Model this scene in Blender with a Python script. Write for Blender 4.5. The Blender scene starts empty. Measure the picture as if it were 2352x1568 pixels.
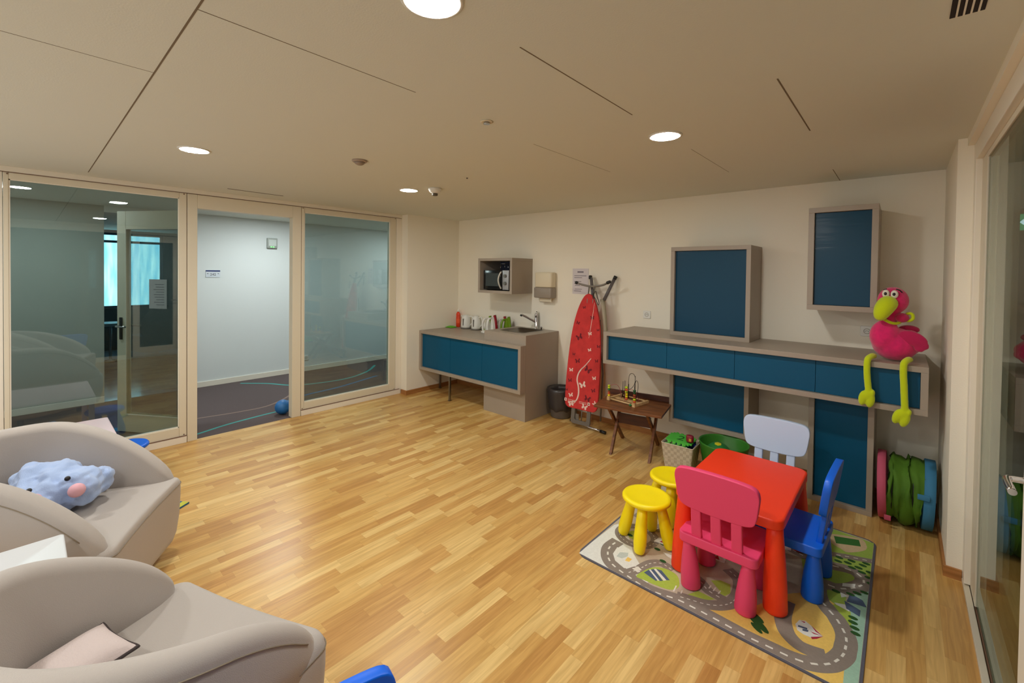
import bpy, bmesh, math, random
from mathutils import Vector, Matrix, noise as mnoise
random.seed(7)
sc = bpy.context.scene
COL = sc.collection
R = math.radians
# ---------------------------------------------------------------- materials
MATS = {}
def lin(c):
    return tuple(((v/255)/12.92 if v/255 <= .04045 else ((v/255+.055)/1.055)**2.4) for v in c)
def mat(name, col, rough=.5, metal=0, bump=0, bscale=200, var=0, vscale=3, coat=0, emit=None, estr=0, sheen=0, spec=.5, trans=0, srgb=True):
    if name in MATS: return MATS[name]
    m = bpy.data.materials.new(name); m.use_nodes = True
    nt = m.node_tree; N = nt.nodes; L = nt.links
    b = N['Principled BSDF']
    c = lin(col) if srgb else col
    b.inputs['Base Color'].default_value = (*c, 1)
    b.inputs['Roughness'].default_value = rough
    b.inputs['Metallic'].default_value = metal
    b.inputs['Coat Weight'].default_value = coat
    b.inputs['Sheen Weight'].default_value = sheen
    b.inputs['Specular IOR Level'].default_value = spec
    b.inputs['Transmission Weight'].default_value = trans
    tc = N.new('ShaderNodeTexCoord')
    if var:
        n = N.new('ShaderNodeTexNoise'); n.inputs['Scale'].default_value = vscale; n.inputs['Detail'].default_value = 4
        L.new(tc.outputs['Object'], n.inputs['Vector'])
        r = N.new('ShaderNodeValToRGB')
        r.color_ramp.elements[0].position = .3; r.color_ramp.elements[1].position = .7
        r.color_ramp.elements[0].color = (*[v*(1-var) for v in c], 1)
        r.color_ramp.elements[1].color = (*[min(1, v*(1+var)) for v in c], 1)
        L.new(n.outputs['Fac'], r.inputs['Fac']); L.new(r.outputs['Color'], b.inputs['Base Color'])
    if bump:
        n2 = N.new('ShaderNodeTexNoise'); n2.inputs['Scale'].default_value = bscale; n2.inputs['Detail'].default_value = 3
        L.new(tc.outputs['Object'], n2.inputs['Vector'])
        bp = N.new('ShaderNodeBump'); bp.inputs['Strength'].default_value = bump; bp.inputs['Distance'].default_value = .003
        L.new(n2.outputs['Fac'], bp.inputs['Height']); L.new(bp.outputs['Normal'], b.inputs['Normal'])
    if emit:
        b.inputs['Emission Color'].default_value = (*lin(emit), 1); b.inputs['Emission Strength'].default_value = estr
    MATS[name] = m
    return m

def parquet():
    m = bpy.data.materials.new('oak_parquet'); m.use_nodes = True
    nt = m.node_tree; N = nt.nodes; L = nt.links; b = N['Principled BSDF']
    tc = N.new('ShaderNodeTexCoord'); sp = N.new('ShaderNodeSeparateXYZ'); L.new(tc.outputs['Object'], sp.inputs[0])
    def M(op, a, bb=None, c=None):
        n = N.new('ShaderNodeMath'); n.operation = op
        for i, v in enumerate((a, bb, c)):
            if v is None: continue
            if isinstance(v, (int, float)): n.inputs[i].default_value = v
            else: L.new(v, n.inputs[i])
        return n.outputs[0]
    W = .066
    rowf = M('DIVIDE', sp.outputs['X'], W); row = M('FLOOR', rowf)
    wn = N.new('ShaderNodeTexWhiteNoise'); wn.noise_dimensions = '1D'; L.new(row, wn.inputs['W'])
    yy = M('ADD', M('DIVIDE', sp.outputs['Y'], M('ADD', M('MULTIPLY', wn.outputs['Value'], .16), .36)), M('MULTIPLY', wn.outputs['Value'], 37.3))
    cell = M('FLOOR', yy)
    cv = N.new('ShaderNodeCombineXYZ'); L.new(row, cv.inputs[0]); L.new(cell, cv.inputs[1])
    w2 = N.new('ShaderNodeTexWhiteNoise'); w2.noise_dimensions = '3D'; L.new(cv.outputs[0], w2.inputs['Vector'])
    ramp = N.new('ShaderNodeValToRGB'); cr = ramp.color_ramp; cr.interpolation = 'LINEAR'
    cols = [(0, (190,142,78)), (.22, (203,158,90)), (.55, (211,170,100)), (.8, (219,182,114)), (1, (228,196,130))]
    cr.elements[0].position = 0; cr.elements[1].position = 1
    for p, c in cols[1:-1]: cr.elements.new(p)
    for e, (p, c) in zip(cr.elements, cols): e.position = p; e.color = (*lin(c), 1)
    L.new(w2.outputs['Value'], ramp.inputs['Fac'])
    mp = N.new('ShaderNodeMapping'); mp.inputs['Scale'].default_value = (38, 2.2, 1); L.new(tc.outputs['Object'], mp.inputs['Vector'])
    off = N.new('ShaderNodeVectorMath'); off.operation = 'MULTIPLY_ADD'
    L.new(w2.outputs['Color'], off.inputs[0]); off.inputs[1].default_value = (9, 9, 9); L.new(mp.outputs[0], off.inputs[2])
    g = N.new('ShaderNodeTexNoise'); g.inputs['Scale'].default_value = 1.6; g.inputs['Detail'].default_value = 6; g.inputs['Distortion'].default_value = .6
    L.new(off.outputs[0], g.inputs['Vector'])
    gr = N.new('ShaderNodeValToRGB'); gr.color_ramp.elements[0].position = .32; gr.color_ramp.elements[1].position = .68
    gr.color_ramp.elements[0].color = (.80, .74, .66, 1); gr.color_ramp.elements[1].color = (1.06, 1.05, 1.04, 1)
    L.new(g.outputs['Fac'], gr.inputs['Fac'])
    mx = N.new('ShaderNodeMix'); mx.data_type = 'RGBA'; mx.blend_type = 'MULTIPLY'; mx.inputs[0].default_value = 1
    L.new(ramp.outputs['Color'], mx.inputs[6]); L.new(gr.outputs['Color'], mx.inputs[7])
    # joints
    fx = M('FRACT', rowf); fy = M('FRACT', yy)
    e1 = M('LESS_THAN', M('MINIMUM', fx, M('SUBTRACT', 1, fx)), .012)
    e2 = M('LESS_THAN', M('MINIMUM', fy, M('SUBTRACT', 1, fy)), .0025)
    e = M('MULTIPLY', M('MAXIMUM', e1, e2), .16)
    m2 = N.new('ShaderNodeMix'); m2.data_type = 'RGBA'; L.new(e, m2.inputs[0]); L.new(mx.outputs[2], m2.inputs[6]); m2.inputs[7].default_value = (*lin((120,70,25)), 1)
    L.new(m2.outputs[2], b.inputs['Base Color'])
    b.inputs['Roughness'].default_value = .36
    rr = M('ADD', M('MULTIPLY', g.outputs['Fac'], .12), .28); L.new(rr, b.inputs['Roughness'])
    bp = N.new('ShaderNodeBump'); bp.inputs['Strength'].default_value = .08; bp.inputs['Distance'].default_value = .002
    L.new(g.outputs['Fac'], bp.inputs['Height']); L.new(bp.outputs['Normal'], b.inputs['Normal'])
    b.inputs['Coat Weight'].default_value = 0
    return m

def glassmat(name, tint, f=1.0, kf=.9):
    m = bpy.data.materials.new(name); m.use_nodes = True
    nt = m.node_tree; N = nt.nodes; L = nt.links
    for n in list(N):
        if n.type == 'BSDF_PRINCIPLED': N.remove(n)
    o = [n for n in N if n.type == 'OUTPUT_MATERIAL'][0]
    t = N.new('ShaderNodeBsdfTransparent'); t.inputs[0].default_value = (*tint, 1)
    g = N.new('ShaderNodeBsdfGlossy'); g.inputs['Roughness'].default_value = .0; g.inputs['Color'].default_value = (.95, 1, .98, 1)
    geo = N.new('ShaderNodeNewGeometry'); dt = N.new('ShaderNodeVectorMath'); dt.operation = 'DOT_PRODUCT'
    L.new(geo.outputs['Incoming'], dt.inputs[0]); L.new(geo.outputs['Normal'], dt.inputs[1])
    def M(op, a, b=None):
        n = N.new('ShaderNodeMath'); n.operation = op; n.use_clamp = (op == 'ADD')
        for i, v in enumerate((a, b)):
            if v is None: continue
            if isinstance(v, (int, float)): n.inputs[i].default_value = v
            else: L.new(v, n.inputs[i])
        return n
    k = M('POWER', M('SUBTRACT', 1, M('ABSOLUTE', dt.outputs['Value']).outputs[0]).outputs[0], 5)
    ma = M('ADD', M('MULTIPLY', k.outputs[0], kf).outputs[0], .04*f)
    mx = N.new('ShaderNodeMixShader'); L.new(ma.outputs[0], mx.inputs[0]); L.new(t.outputs[0], mx.inputs[1]); L.new(g.outputs[0], mx.inputs[2])
    L.new(mx.outputs[0], o.inputs['Surface'])
    MATS[name] = m
    return m

def foilmat():
    # teal board still covered with slightly wrinkled clear protective film
    m = bpy.data.materials.new('teal_panel_with_film'); m.use_nodes = True
    nt = m.node_tree; N = nt.nodes; L = nt.links; b = N['Principled BSDF']
    b.inputs['Base Color'].default_value = (*lin((0, 62, 90)), 1)
    b.inputs['Roughness'].default_value = .34
    tc = N.new('ShaderNodeTexCoord'); mp = N.new('ShaderNodeMapping'); mp.inputs['Scale'].default_value = (1.4, 1, 22); L.new(tc.outputs['Object'], mp.inputs['Vector'])
    n = N.new('ShaderNodeTexNoise'); n.inputs['Scale'].default_value = 1.6; n.inputs['Detail'].default_value = 2; L.new(mp.outputs[0], n.inputs['Vector'])
    bp = N.new('ShaderNodeBump'); bp.inputs['Strength'].default_value = .35; bp.inputs['Distance'].default_value = .004
    L.new(n.outputs['Fac'], bp.inputs['Height'])
    L.new(bp.outputs['Normal'], b.inputs['Coat Normal'])
    b.inputs['Specular IOR Level'].default_value = .2; b.inputs['Coat Weight'].default_value = .12; b.inputs['Coat Roughness'].default_value = .12
    MATS['foil'] = m
    return m

def woodmat(name, c1, c2, scale=(4, 40, 40), rough=.45):
    m = bpy.data.materials.new(name); m.use_nodes = True
    nt = m.node_tree; N = nt.nodes; L = nt.links; b = N['Principled BSDF']
    tc = N.new('ShaderNodeTexCoord'); mp = N.new('ShaderNodeMapping'); mp.inputs['Scale'].default_value = scale; L.new(tc.outputs['Object'], mp.inputs['Vector'])
    n = N.new('ShaderNodeTexNoise'); n.inputs['Scale'].default_value = 1; n.inputs['Detail'].default_value = 5; L.new(mp.outputs[0], n.inputs['Vector'])
    r = N.new('ShaderNodeValToRGB'); r.color_ramp.elements[0].position = .35; r.color_ramp.elements[1].position = .65
    r.color_ramp.elements[0].color = (*lin(c1), 1); r.color_ramp.elements[1].color = (*lin(c2), 1)
    L.new(n.outputs['Fac'], r.inputs['Fac']); L.new(r.outputs['Color'], b.inputs['Base Color']); b.inputs['Roughness'].default_value = rough
    MATS[name] = m
    return m

WALL = mat('white_wall_paint', (238, 233, 218), .85, bump=.25, bscale=140)
CEIL = mat('ceiling_paint', (218, 220, 210), .9, bump=.15, bscale=160)
SEAM = mat('ceiling_joint', (120, 105, 84), .9)
CWALL = mat('corridor_wall_paint', (214, 220, 220), .85, bump=.2, bscale=140)
FRAME = mat('cream_window_frame', (219, 211, 190), .45)
FRAMEW = mat('white_sill', (232, 226, 212), .4)
GROOVE = mat('brown_gasket', (120, 92, 74), .7)
TAUPE = mat('taupe_laminate', (160, 148, 134), .42, var=.03)
TEAL = mat('teal_laminate', (0, 80, 114), .45, spec=.25)
FOIL = foilmat()
OAK = parquet()
OAKB = woodmat('oak_baseboard', (150, 100, 52), (178, 124, 70), (3, 3, 60))
GLASS = glassmat('tinted_window_glass', (.67, .735, .725), 2.2)
GLASSR = glassmat('dim_window_glass', (.72, .76, .72), 1.0, .58)
CARPET = mat('brown_corridor_carpet', (84, 72, 72), .95, bump=.6, bscale=400, var=.12, vscale=150)
C_TEAL = mat('carpet_teal', (66, 150, 145), .95, bump=.6, bscale=400)
C_BEIGE = mat('carpet_beige', (132, 112, 102), .95, bump=.6, bscale=400)
C_BLUE = mat('carpet_blue', (48, 110, 150), .95, bump=.6, bscale=400)
CHROME = mat('polished_chrome', (205, 205, 208), .15, 1)
STEEL = mat('brushed_steel', (150, 146, 140), .3, 1)
DARKM = mat('dark_metal', (40, 40, 42), .35, .7)
BLACK = mat('black_plastic', (18, 18, 20), .4)
GREYP = mat('grey_plastic', (112, 108, 102), .5)
WHITEP = mat('white_plastic', (228, 228, 222), .4)
CREAMP = mat('cream_plastic', (222, 212, 186), .45)
PAPER = mat('white_paper', (212, 206, 210), .8)
INK = mat('grey_ink', (120, 114, 124), .8)
INKB = mat('navy_ink', (28, 44, 104), .7)
INKD = mat('dark_ink', (60, 62, 72), .8)

# ---------------------------------------------------------------- geometry helpers
class MB:
    def __init__(s): s.bm = bmesh.new(); s.mats = []
    def mi(s, m):
        if m is None: return 0
        if m not in s.mats: s.mats.append(m)
        return s.mats.index(m)
    def faces(s, vs, fs, m=None, smooth=False, M=None):
        i = s.mi(m); bv = []
        for v in vs:
            v = Vector(v)
            if M is not None: v = M @ v
            bv.append(s.bm.verts.new(v))
        for f in fs:
            try:
                bf = s.bm.faces.new([bv[k] for k in f]); bf.material_index = i; bf.smooth = smooth
            except ValueError: pass
        return s
    def box(s, a, b, m=None, M=None):
        x0, y0, z0 = a; x1, y1, z1 = b
        if x0 > x1: x0, x1 = x1, x0
        if y0 > y1: y0, y1 = y1, y0
        if z0 > z1: z0, z1 = z1, z0
        vs = [(x0,y0,z0),(x1,y0,z0),(x1,y1,z0),(x0,y1,z0),(x0,y0,z1),(x1,y0,z1),(x1,y1,z1),(x0,y1,z1)]
        return s.faces(vs, [(0,3,2,1),(4,5,6,7),(0,1,5,4),(1,2,6,5),(2,3,7,6),(3,0,4,7)], m, False, M)
    def rbox(s, a, b, r, m=None, M=None, n=4):
        """box with rounded vertical corners and a softened top and bottom edge"""
        x0, y0, z0 = a; x1, y1, z1 = b
        out = rrect(x0, y0, x1, y1, r, n)
        e = min(r*.5, (z1-z0)*.35, .012)
        rings = []
        for z, ins in ((z0, e), (z0+e*.3, e*.3), (z0+e, 0), (z1-e, 0), (z1-e*.3, e*.3), (z1, e)):
            rings.append([(p[0], p[1], z) for p in inset(out, ins)])
        return s.loft(rings, m, True, M, cap=True)
    def loft(s, rings, m=None, smooth=True, M=None, cap=True, closed=True):
        n = len(rings[0]); vs = [p for r in rings for p in r]; fs = []
        for i in range(len(rings)-1):
            for j in range(n if closed else n-1):
                k = (j+1) % n
                fs.append((i*n+j, i*n+k, (i+1)*n+k, (i+1)*n+j))
        if cap:
            fs.append(tuple(range(n-1, -1, -1))); fs.append(tuple((len(rings)-1)*n+j for j in range(n)))
        k = len(s.bm.faces); s.faces(vs, fs, m, smooth, M)
        if cap and len(s.bm.faces)-k == len(fs):
            s.bm.faces.ensure_lookup_table(); s.bm.faces[-1].smooth = False; s.bm.faces[-2].smooth = False
        return s
    def tube(s, pts, rad, m=None, n=10, M=None, smooth=True, cap=True, flat=1):
        pts = [Vector(p) for p in pts]
        if not isinstance(rad, (list, tuple)): rad = [rad]*len(pts)
        rings = []; up = None
        for i, p in enumerate(pts):
            a = pts[max(i-1, 0)]; b = pts[min(i+1, len(pts)-1)]; t = (b-a)
            if t.length < 1e-9: t = Vector((0, 0, 1))
            t.normalize()
            if up is None:
                up = Vector((0, 0, 1)) if abs(t.z) < .9 else Vector((1, 0, 0))
            u = (up - t*up.dot(t))
            if u.length < 1e-6: u = t.orthogonal()
            u.normalize(); v = t.cross(u); up = u
            rings.append([p + (u*math.cos(2*math.pi*k/n)*flat + v*math.sin(2*math.pi*k/n))*rad[i] for k in range(n)])
        return s.loft(rings, m, smooth, M, cap)
    def lathe(s, prof, c=(0, 0, 0), m=None, n=28, M=None, smooth=True, cap=True, sx=1, sy=1):
        rings = [[(c[0]+r*sx*math.cos(2*math.pi*k/n), c[1]+r*sy*math.sin(2*math.pi*k/n), c[2]+z) for k in range(n)] for r, z in prof]
        return s.loft(rings, m, smooth, M, cap)
    def ell(s, c, r, m=None, M=None, rot=None, nu=20, nv=12):
        if not isinstance(r, (tuple, list)): r = (r, r, r)
        T = Matrix.Translation(Vector(c)) @ (rot.to_4x4() if rot is not None else Matrix.Identity(4))
        if M is not None: T = M @ T
        vs = [(0, 0, -r[2])]; fs = []
        for i in range(1, nv):
            t = -math.pi/2 + math.pi*i/nv
            for j in range(nu):
                p = 2*math.pi*j/nu
                vs.append((r[0]*math.cos(t)*math.cos(p), r[1]*math.cos(t)*math.sin(p), r[2]*math.sin(t)))
        vs.append((0, 0, r[2])); k = len(vs)-1
        for j in range(nu): fs.append((0, 1+(j+1) % nu, 1+j)); fs.append((k, k-nu+j, k-nu+(j+1) % nu))
        for i in range(nv-2):
            for j in range(nu):
                a = 1+i*nu+j; b = 1+i*nu+(j+1) % nu
                fs.append((a, b, b+nu, a+nu))
        return s.faces(vs, fs, m, True, T)
    def prism(s, poly, z0, z1, m=None, M=None):
        n = len(poly); vs = [(x, y, z0) for x, y in poly]+[(x, y, z1) for x, y in poly]
        fs = [tuple(range(n-1, -1, -1)), tuple(range(n, 2*n))]+[(i, (i+1) % n, n+(i+1) % n, n+i) for i in range(n)]
        return s.faces(vs, fs, m, False, M)
    def build(s, name, m=None, parent=None, kind=None, label=None, bevel=0, sub=0, remesh=0, weld=False):
        bm = s.bm
        if weld: bmesh.ops.remove_doubles(bm, verts=bm.verts, dist=1e-5)
        bmesh.ops.recalc_face_normals(bm, faces=bm.faces)
        me = bpy.data.meshes.new(name); bm.to_mesh(me); bm.free()
        ml = s.mats if s.mats else [m]
        for x in ml: me.materials.append(x if x is not None else m)
        o = bpy.data.objects.new(name, me); COL.objects.link(o)
        if parent is not None: o.parent = parent
        if kind: o['kind'] = kind
        if label: o['label'] = label
        if bevel:
            bv = o.modifiers.new('b', 'BEVEL'); bv.width = bevel; bv.segments = 2; bv.limit_method = 'ANGLE'; bv.angle_limit = R(40)
        if remesh:
            rm = o.modifiers.new('r', 'REMESH'); rm.mode = 'VOXEL'; rm.voxel_size = remesh; rm.use_smooth_shade = True
            sm = o.modifiers.new('s', 'SMOOTH'); sm.iterations = 6; sm.factor = .6
        if sub:
            ss = o.modifiers.new('ss', 'SUBSURF'); ss.levels = sub; ss.render_levels = sub
        return o
def rrect(x0, y0, x1, y1, r, n=4):
    r = min(r, (x1-x0)/2-1e-4, (y1-y0)/2-1e-4); o = []
    for cx, cy, a in ((x1-r, y1-r, 0), (x0+r, y1-r, 90), (x0+r, y0+r, 180), (x1-r, y0+r, 270)):
        for i in range(n+1):
            t = R(a+90*i/n); o.append((cx+r*math.cos(t), cy+r*math.sin(t)))
    return o
def inset(poly, d):
    if d == 0: return poly
    cx = sum(p[0] for p in poly)/len(poly); cy = sum(p[1] for p in poly)/len(poly); o = []
    for x, y in poly:
        dx, dy = cx-x, cy-y
        o.append((x+math.copysign(min(d, abs(dx)), dx), y+math.copysign(min(d, abs(dy)), dy)))
    return o
def smooth_path(pts, k=6, closed=False):
    P = [Vector(p) for p in pts]; n = len(P); o = []
    rng = range(n) if closed else range(n-1)
    for i in rng:
        p0 = P[(i-1) % n] if closed or i > 0 else P[0]*2-P[1]
        p1 = P[i]; p2 = P[(i+1) % n]
        p3 = P[(i+2) % n] if closed or i < n-2 else P[-1]*2-P[-2]
        for j in range(k):
            t = j/k
            o.append(.5*((2*p1)+(p2-p0)*t+(2*p0-5*p1+4*p2-p3)*t*t+(3*p1-p0-3*p2+p3)*t**3))
    if not closed: o.append(P[-1])
    return o
def thing(name, label, cat, loc=(0, 0, 0), rz=0, group=None):
    o = bpy.data.objects.new(name, None); COL.objects.link(o); o.empty_display_size = .1
    o.location = loc; o.rotation_euler = (0, 0, rz); o['label'] = label; o['category'] = cat
    if group: o['group'] = group
    return o
def tag(o, label, cat, group=None):
    o['label'] = label; o['category'] = cat
    if group: o['group'] = group
    return o
def kids(r): return [o for o in COL.objects if o.parent == r]
def dup(root, loc, rz, label, group=None):
    r = root.copy(); COL.objects.link(r); r.location = loc; r.rotation_euler = (0, 0, rz); r['label'] = label
    if group: r['group'] = group
    for ch in kids(root):
        c = ch.copy(); COL.objects.link(c); c.parent = r
        for g in kids(ch):
            d = g.copy(); COL.objects.link(d); d.parent = c
    return r
def recolor(root, table):
    """give a copied thing its own meshes with swapped materials"""
    for c in kids(root):
        if c.type == 'MESH':
            c.data = c.data.copy()
            for i, m in enumerate(c.data.materials):
                if m in table: c.data.materials[i] = table[m]
        recolor(c, table)
def textmesh(s, size, name, m, parent, M):
    cu = bpy.data.curves.new('t', 'FONT'); cu.body = s; cu.size = size; cu.align_x = 'CENTER'; cu.align_y = 'CENTER'; cu.extrude = .0006
    o = bpy.data.objects.new('t', cu); COL.objects.link(o)
    dg = bpy.context.evaluated_depsgraph_get(); me = bpy.data.meshes.new_from_object(o.evaluated_get(dg))
    bpy.data.objects.remove(o); me.transform(M); me.materials.clear(); me.materials.append(m)
    q = bpy.data.objects.new(name, me); COL.objects.link(q); q.parent = parent
    return q

# ---------------------------------------------------------------- camera
def setcam():
    yaw, pitch, roll = .7306, -.0161, .0126
    f = Vector((-math.sin(yaw)*math.cos(pitch), math.cos(yaw)*math.cos(pitch), math.sin(pitch)))
    rt = Vector((math.cos(yaw), math.sin(yaw), 0)); up = rt.cross(f)
    r = rt*math.cos(roll)+up*math.sin(roll); u = up*math.cos(roll)-rt*math.sin(roll)
    cd = bpy.data.cameras.new('camera'); cam = bpy.data.objects.new('camera', cd); COL.objects.link(cam)
    M = Matrix((r, u, -f)).transposed().to_4x4(); M.translation = Vector((5.1038, -4.4575, 1.7096))
    cam.matrix_world = M
    cd.sensor_width = 36; cd.lens = 1001.84/2352*36; cd.shift_y = (643.2-784)/2352; cd.clip_start = .02
    sc.camera = cam
setcam()
H = 2.5
YE = -5.75                      # the room carries on behind the viewpoint and is left open there
# ---------------------------------------------------------------- room shell
S = 'structure'
XG = -.139                      # plane of the left glazing
XR = 5.422                      # plane of the right glazing
MB().box((XG-.02, YE, -.1), (5.39, .02, 0)).build('floor', OAK, kind=S)
MB().box((5.39, YE, -.1), (7.4, 3.2, -.004)).build('floor', mat('outer_floor', (120, 104, 84), .5, var=.1), kind=S)
ce = MB(); ce.box((-7.3, YE, H), (7.4, 3.2, H+.1), CEIL)
J = [((.07, -4.107), (5.38, -4.107), .006), ((3.489, -4.104), (3.489, -3.307), .003), ((4.09, -3.30), (4.09, -2.449), .005), ((4.714, -2.448), (4.714, -1.623), .006),
     ((4.705, -.5), (4.705, -.005), .004), ((2.836, -4.9), (2.836, -4.11), .002), ((4.10, -1.67), (4.10, -.876), .002), ((3.405, -2.38), (3.405, -1.44), .002)]
for (x0, y0), (x1, y1), w in J:
    if y0 == y1: ce.box((x0, y0-w/2, H-.0008), (x1, y0+w/2, H+.01), SEAM)
    else: ce.box((x0-w/2, y0, H-.0008), (x0+w/2, y1, H+.01), SEAM)
# slot diffuser near the glazing: recessed dark line with a thin lip
ce.box((.165, -3.137, H-.0015), (.185, -2.624, H+.01), mat('slot_dark', (92, 80, 62), .8))
ce.build('ceiling', kind=S)
MB().box((-.3, 0, 0), (XR+.16, .14, H)).build('wall_back', WALL, kind=S)
MB().box((-.28, -.93, 0), (0, 0, H)).build('wall_left', WALL, kind=S)
MB().box((5.3217, -.921, 0), (XR+.14, 0, H)).build('wall_right', WALL, kind=S)
MB().box((0, -.012, 0), (1.21, 0, .06)).build('baseboard_back', OAKB, kind=S)
MB().box((1.93, -.012, 0), (5.3217, 0, .06)).build('baseboard_back', OAKB, kind=S)
bl = MB(); bl.box((0, -.93, 0), (.012, -.013, .06)); bl.box((-.118, -.942, 0), (.012, -.93, .06)); bl.build('baseboard_left', OAKB, kind=S)
br = MB(); br.box((5.3097, -.921, 0), (5.3217, -.013, .06)); br.box((5.3097, -.933, 0), (5.385, -.921, .06)); br.build('baseboard_right', OAKB, kind=S)

# left glazed partition ------------------------------------------------
T0, T1 = XG-.07, XG             # frame depth
def frame(name, y0, y1, py0, py1, pz0, pz1, z0, z1, x0=T0, x1=T1, m=FRAME, gl=GLASS, gname='pane', gw=.03):
    f = MB()
    f.box((x0, y0, z0), (x1, py0, z1)); f.box((x0, py1, z0), (x1, y1, z1)); f.box((x0, py0, z0), (x1, py1, pz0)); f.box((x0, py0, pz1), (x1, py1, z1))
    o = f.build(name, m, kind=S, bevel=.004)
    xm = (x0+x1)/2
    g = MB(); g.box((xm-gw/2, py0+.001, pz0+.001), (xm+gw/2, py1-.001, pz1-.001)); g.build(gname, gl, o)
    b = MB(); w = .008
    b.box((x1-.02, py0, pz0), (x1-.008, py0+w, pz1)); b.box((x1-.02, py1-w, pz0), (x1-.008, py1, pz1)); b.box((x1-.02, py0, pz0), (x1-.008, py1, pz0+w)); b.box((x1-.02, py0, pz1-w), (x1-.008, py1, pz1))
    b.build('glazing_bead', FRAMEW, o)
    return o
w1 = frame('window_1', -4.572, -3.399, -4.543, -3.458, .157, 2.40, .068, 2.452)
w2 = frame('window_2', -2.30, -1.022, -2.267, -1.117, .152, 2.392, .068, 2.452)
w3 = frame('window_3', YE+.2, -4.60, YE+.3, -4.70, .157, 2.40, .068, 2.452)
t = MB()
t.box((T0-.03, YE+.1, 2.455), (T1+.004, -.93, H)); t.box((T0-.03, YE+.1, 0), (T1+.012, -3.399, .064)); t.box((T0-.03, -2.30, 0), (T1+.012, -.943, .064)); t.box((T0, -1.019, .064), (T1+.002, -.932, 2.455))
t.box((T0, -4.597, .064), (T1, -4.575, 2.455))
t.build('trim_1', FRAMEW, kind=S, bevel=.003)
gq = MB(); gq.box((T1-.02, -3.399, .0641), (T1+.013, -4.57, .070)); gq.box((T1-.02, -2.30, .0641), (T1+.013, -.96, .070)); gq.box((T1-.01, YE+.1, 2.4505), (T1+.006, -.94, 2.4548)); gq.box((T1-.03, -3.3988, .07), (T1-.004, -3.3955, 2.45)); gq.box((T1-.03, -2.3035, .07), (T1-.004, -2.3005, 2.45))
for y, z in ((-4.55, 2.44), (-3.42, 2.44), (-2.285, 2.44), (-1.04, 2.44), (-3.42, .082), (-2.285, .082), (-1.04, .082)): gq.ell((T1+.001, y, z), (.003, .006, .006), nu=8, nv=6)
gq.build('trim_2', GROOVE, kind=S)
# door frame (open doorway) with hinges
df = MB(); df.box((T0-.02, -3.394, 0), (T1+.004, -3.312, 2.45)); df.box((T0-.02, -2.402, 0), (T1+.004, -2.305, 2.45)); df.box((T0-.02, -3.312, 2.315), (T1+.004, -2.402, 2.45))
dfo = df.build('door_1', FRAME, kind=S, bevel=.003)
for z in (.2, 1.15, 2.1):
    hm = MB(); hm.tube([(T0-.025, -3.306, z-.05), (T0-.025, -3.306, z+.05)], .008); hm.build('hinge', STEEL, dfo)
# open leaf, swung into the corridor
leaf = bpy.data.objects.new('door_2', None); COL.objects.link(leaf); leaf['kind'] = S
leaf.location = (T0-.03, -3.325, 0); leaf.rotation_euler = (0, 0, math.atan2(-.485, -.755))
lf = MB(); lw = .885; z0, z1 = .012, 2.30; q = .105
lf.box((0, -.022, z0), (q, .022, z1)); lf.box((lw-q, -.022, z0), (lw, .022, z1)); lf.box((q, -.022, z0), (lw-q, .022, .19)); lf.box((q, -.022, 2.12), (lw-q, .022, z1))
lf.build('door_frame', FRAME, leaf, bevel=.003)
MB().box((q, -.008, .191), (lw-q, .008, 2.119)).build('pane', GLASS, leaf)
b = MB()
for sy in (.024, -.024): b.box((q, sy-.003, .19), (lw-q, sy+.003, .20)); b.box((q, sy-.003, 2.112), (lw-q, sy+.003, 2.12)); b.box((q, sy-.003, .19), (q+.008, sy+.003, 2.12)); b.box((lw-q-.008, sy-.003, .19), (lw-q, sy+.003, 2.12))
b.build('glazing_bead', FRAMEW, leaf)
for sy in (1, -1):
    hd = MB(); hd.rbox((lw-.068, min(sy*.022, sy*.030), .97), (lw-.032, max(sy*.022, sy*.030), 1.20), .008)
    hd.build('handle_plate', DARKM, leaf)
    h2 = MB(); h2.tube(smooth_path([(lw-.05, sy*.03, 1.11), (lw-.05, sy*.07, 1.11), (lw-.07, sy*.08, 1.11), (lw-.17, sy*.08, 1.11)], 4), .010, n=10); h2.build('handle', CHROME, leaf)
# notice taped to the leaf glass
nt_ = thing('paper_notice', 'sheet of paper with faint text taped to the open glass door', 'notice', leaf.location, leaf.rotation_euler.z)
MB().box((.30, .0085, 1.30), (.51, .0095, 1.60)).build('sheet', PAPER, nt_)
pn = MB()
for i in range(9): pn.box((.33, .0096, 1.55-.026*i), (.33+.15*(.6+.4*random.random()), .0101, 1.545-.026*i))
pn.build('print', INK, nt_)

# corridor beyond the partition ----------------------------------------
XC = -2.45
fc = MB(); fc.box((XC-.02, YE, -.1), (XG-.02, 2.6, -.002), CARPET)
def ribbon(mb, pts, w, z, m):
    P = smooth_path([(x, y, 0) for x, y in pts], 8); L_ = []; R_ = []
    for i, p in enumerate(P):
        d = (P[min(i+1, len(P)-1)]-P[max(i-1, 0)]).normalized(); n = Vector((-d.y, d.x, 0))
        L_.append(p+n*w/2); R_.append(p-n*w/2)
    vs = [(a.x, a.y, z) for a in L_]+[(a.x, a.y, z) for a in R_]; k = len(P)
    mb.faces(vs, [(i, i+1, k+i+1, k+i) for i in range(k-1)], m)
ribbon(fc, [(-.20, -3.7), (-.31, -3.30), (-.42, -2.985), (-.49, -2.6), (-.524, -2.264), (-.56, -1.8)], .035, -.0012, C_TEAL)
ribbon(fc, [(-.95, -3.5), (-.89, -3.14), (-.82, -2.75), (-.84, -2.4), (-1.16, -2.017), (-1.6, -1.8)], .03, -.0014, C_BEIGE)
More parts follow.
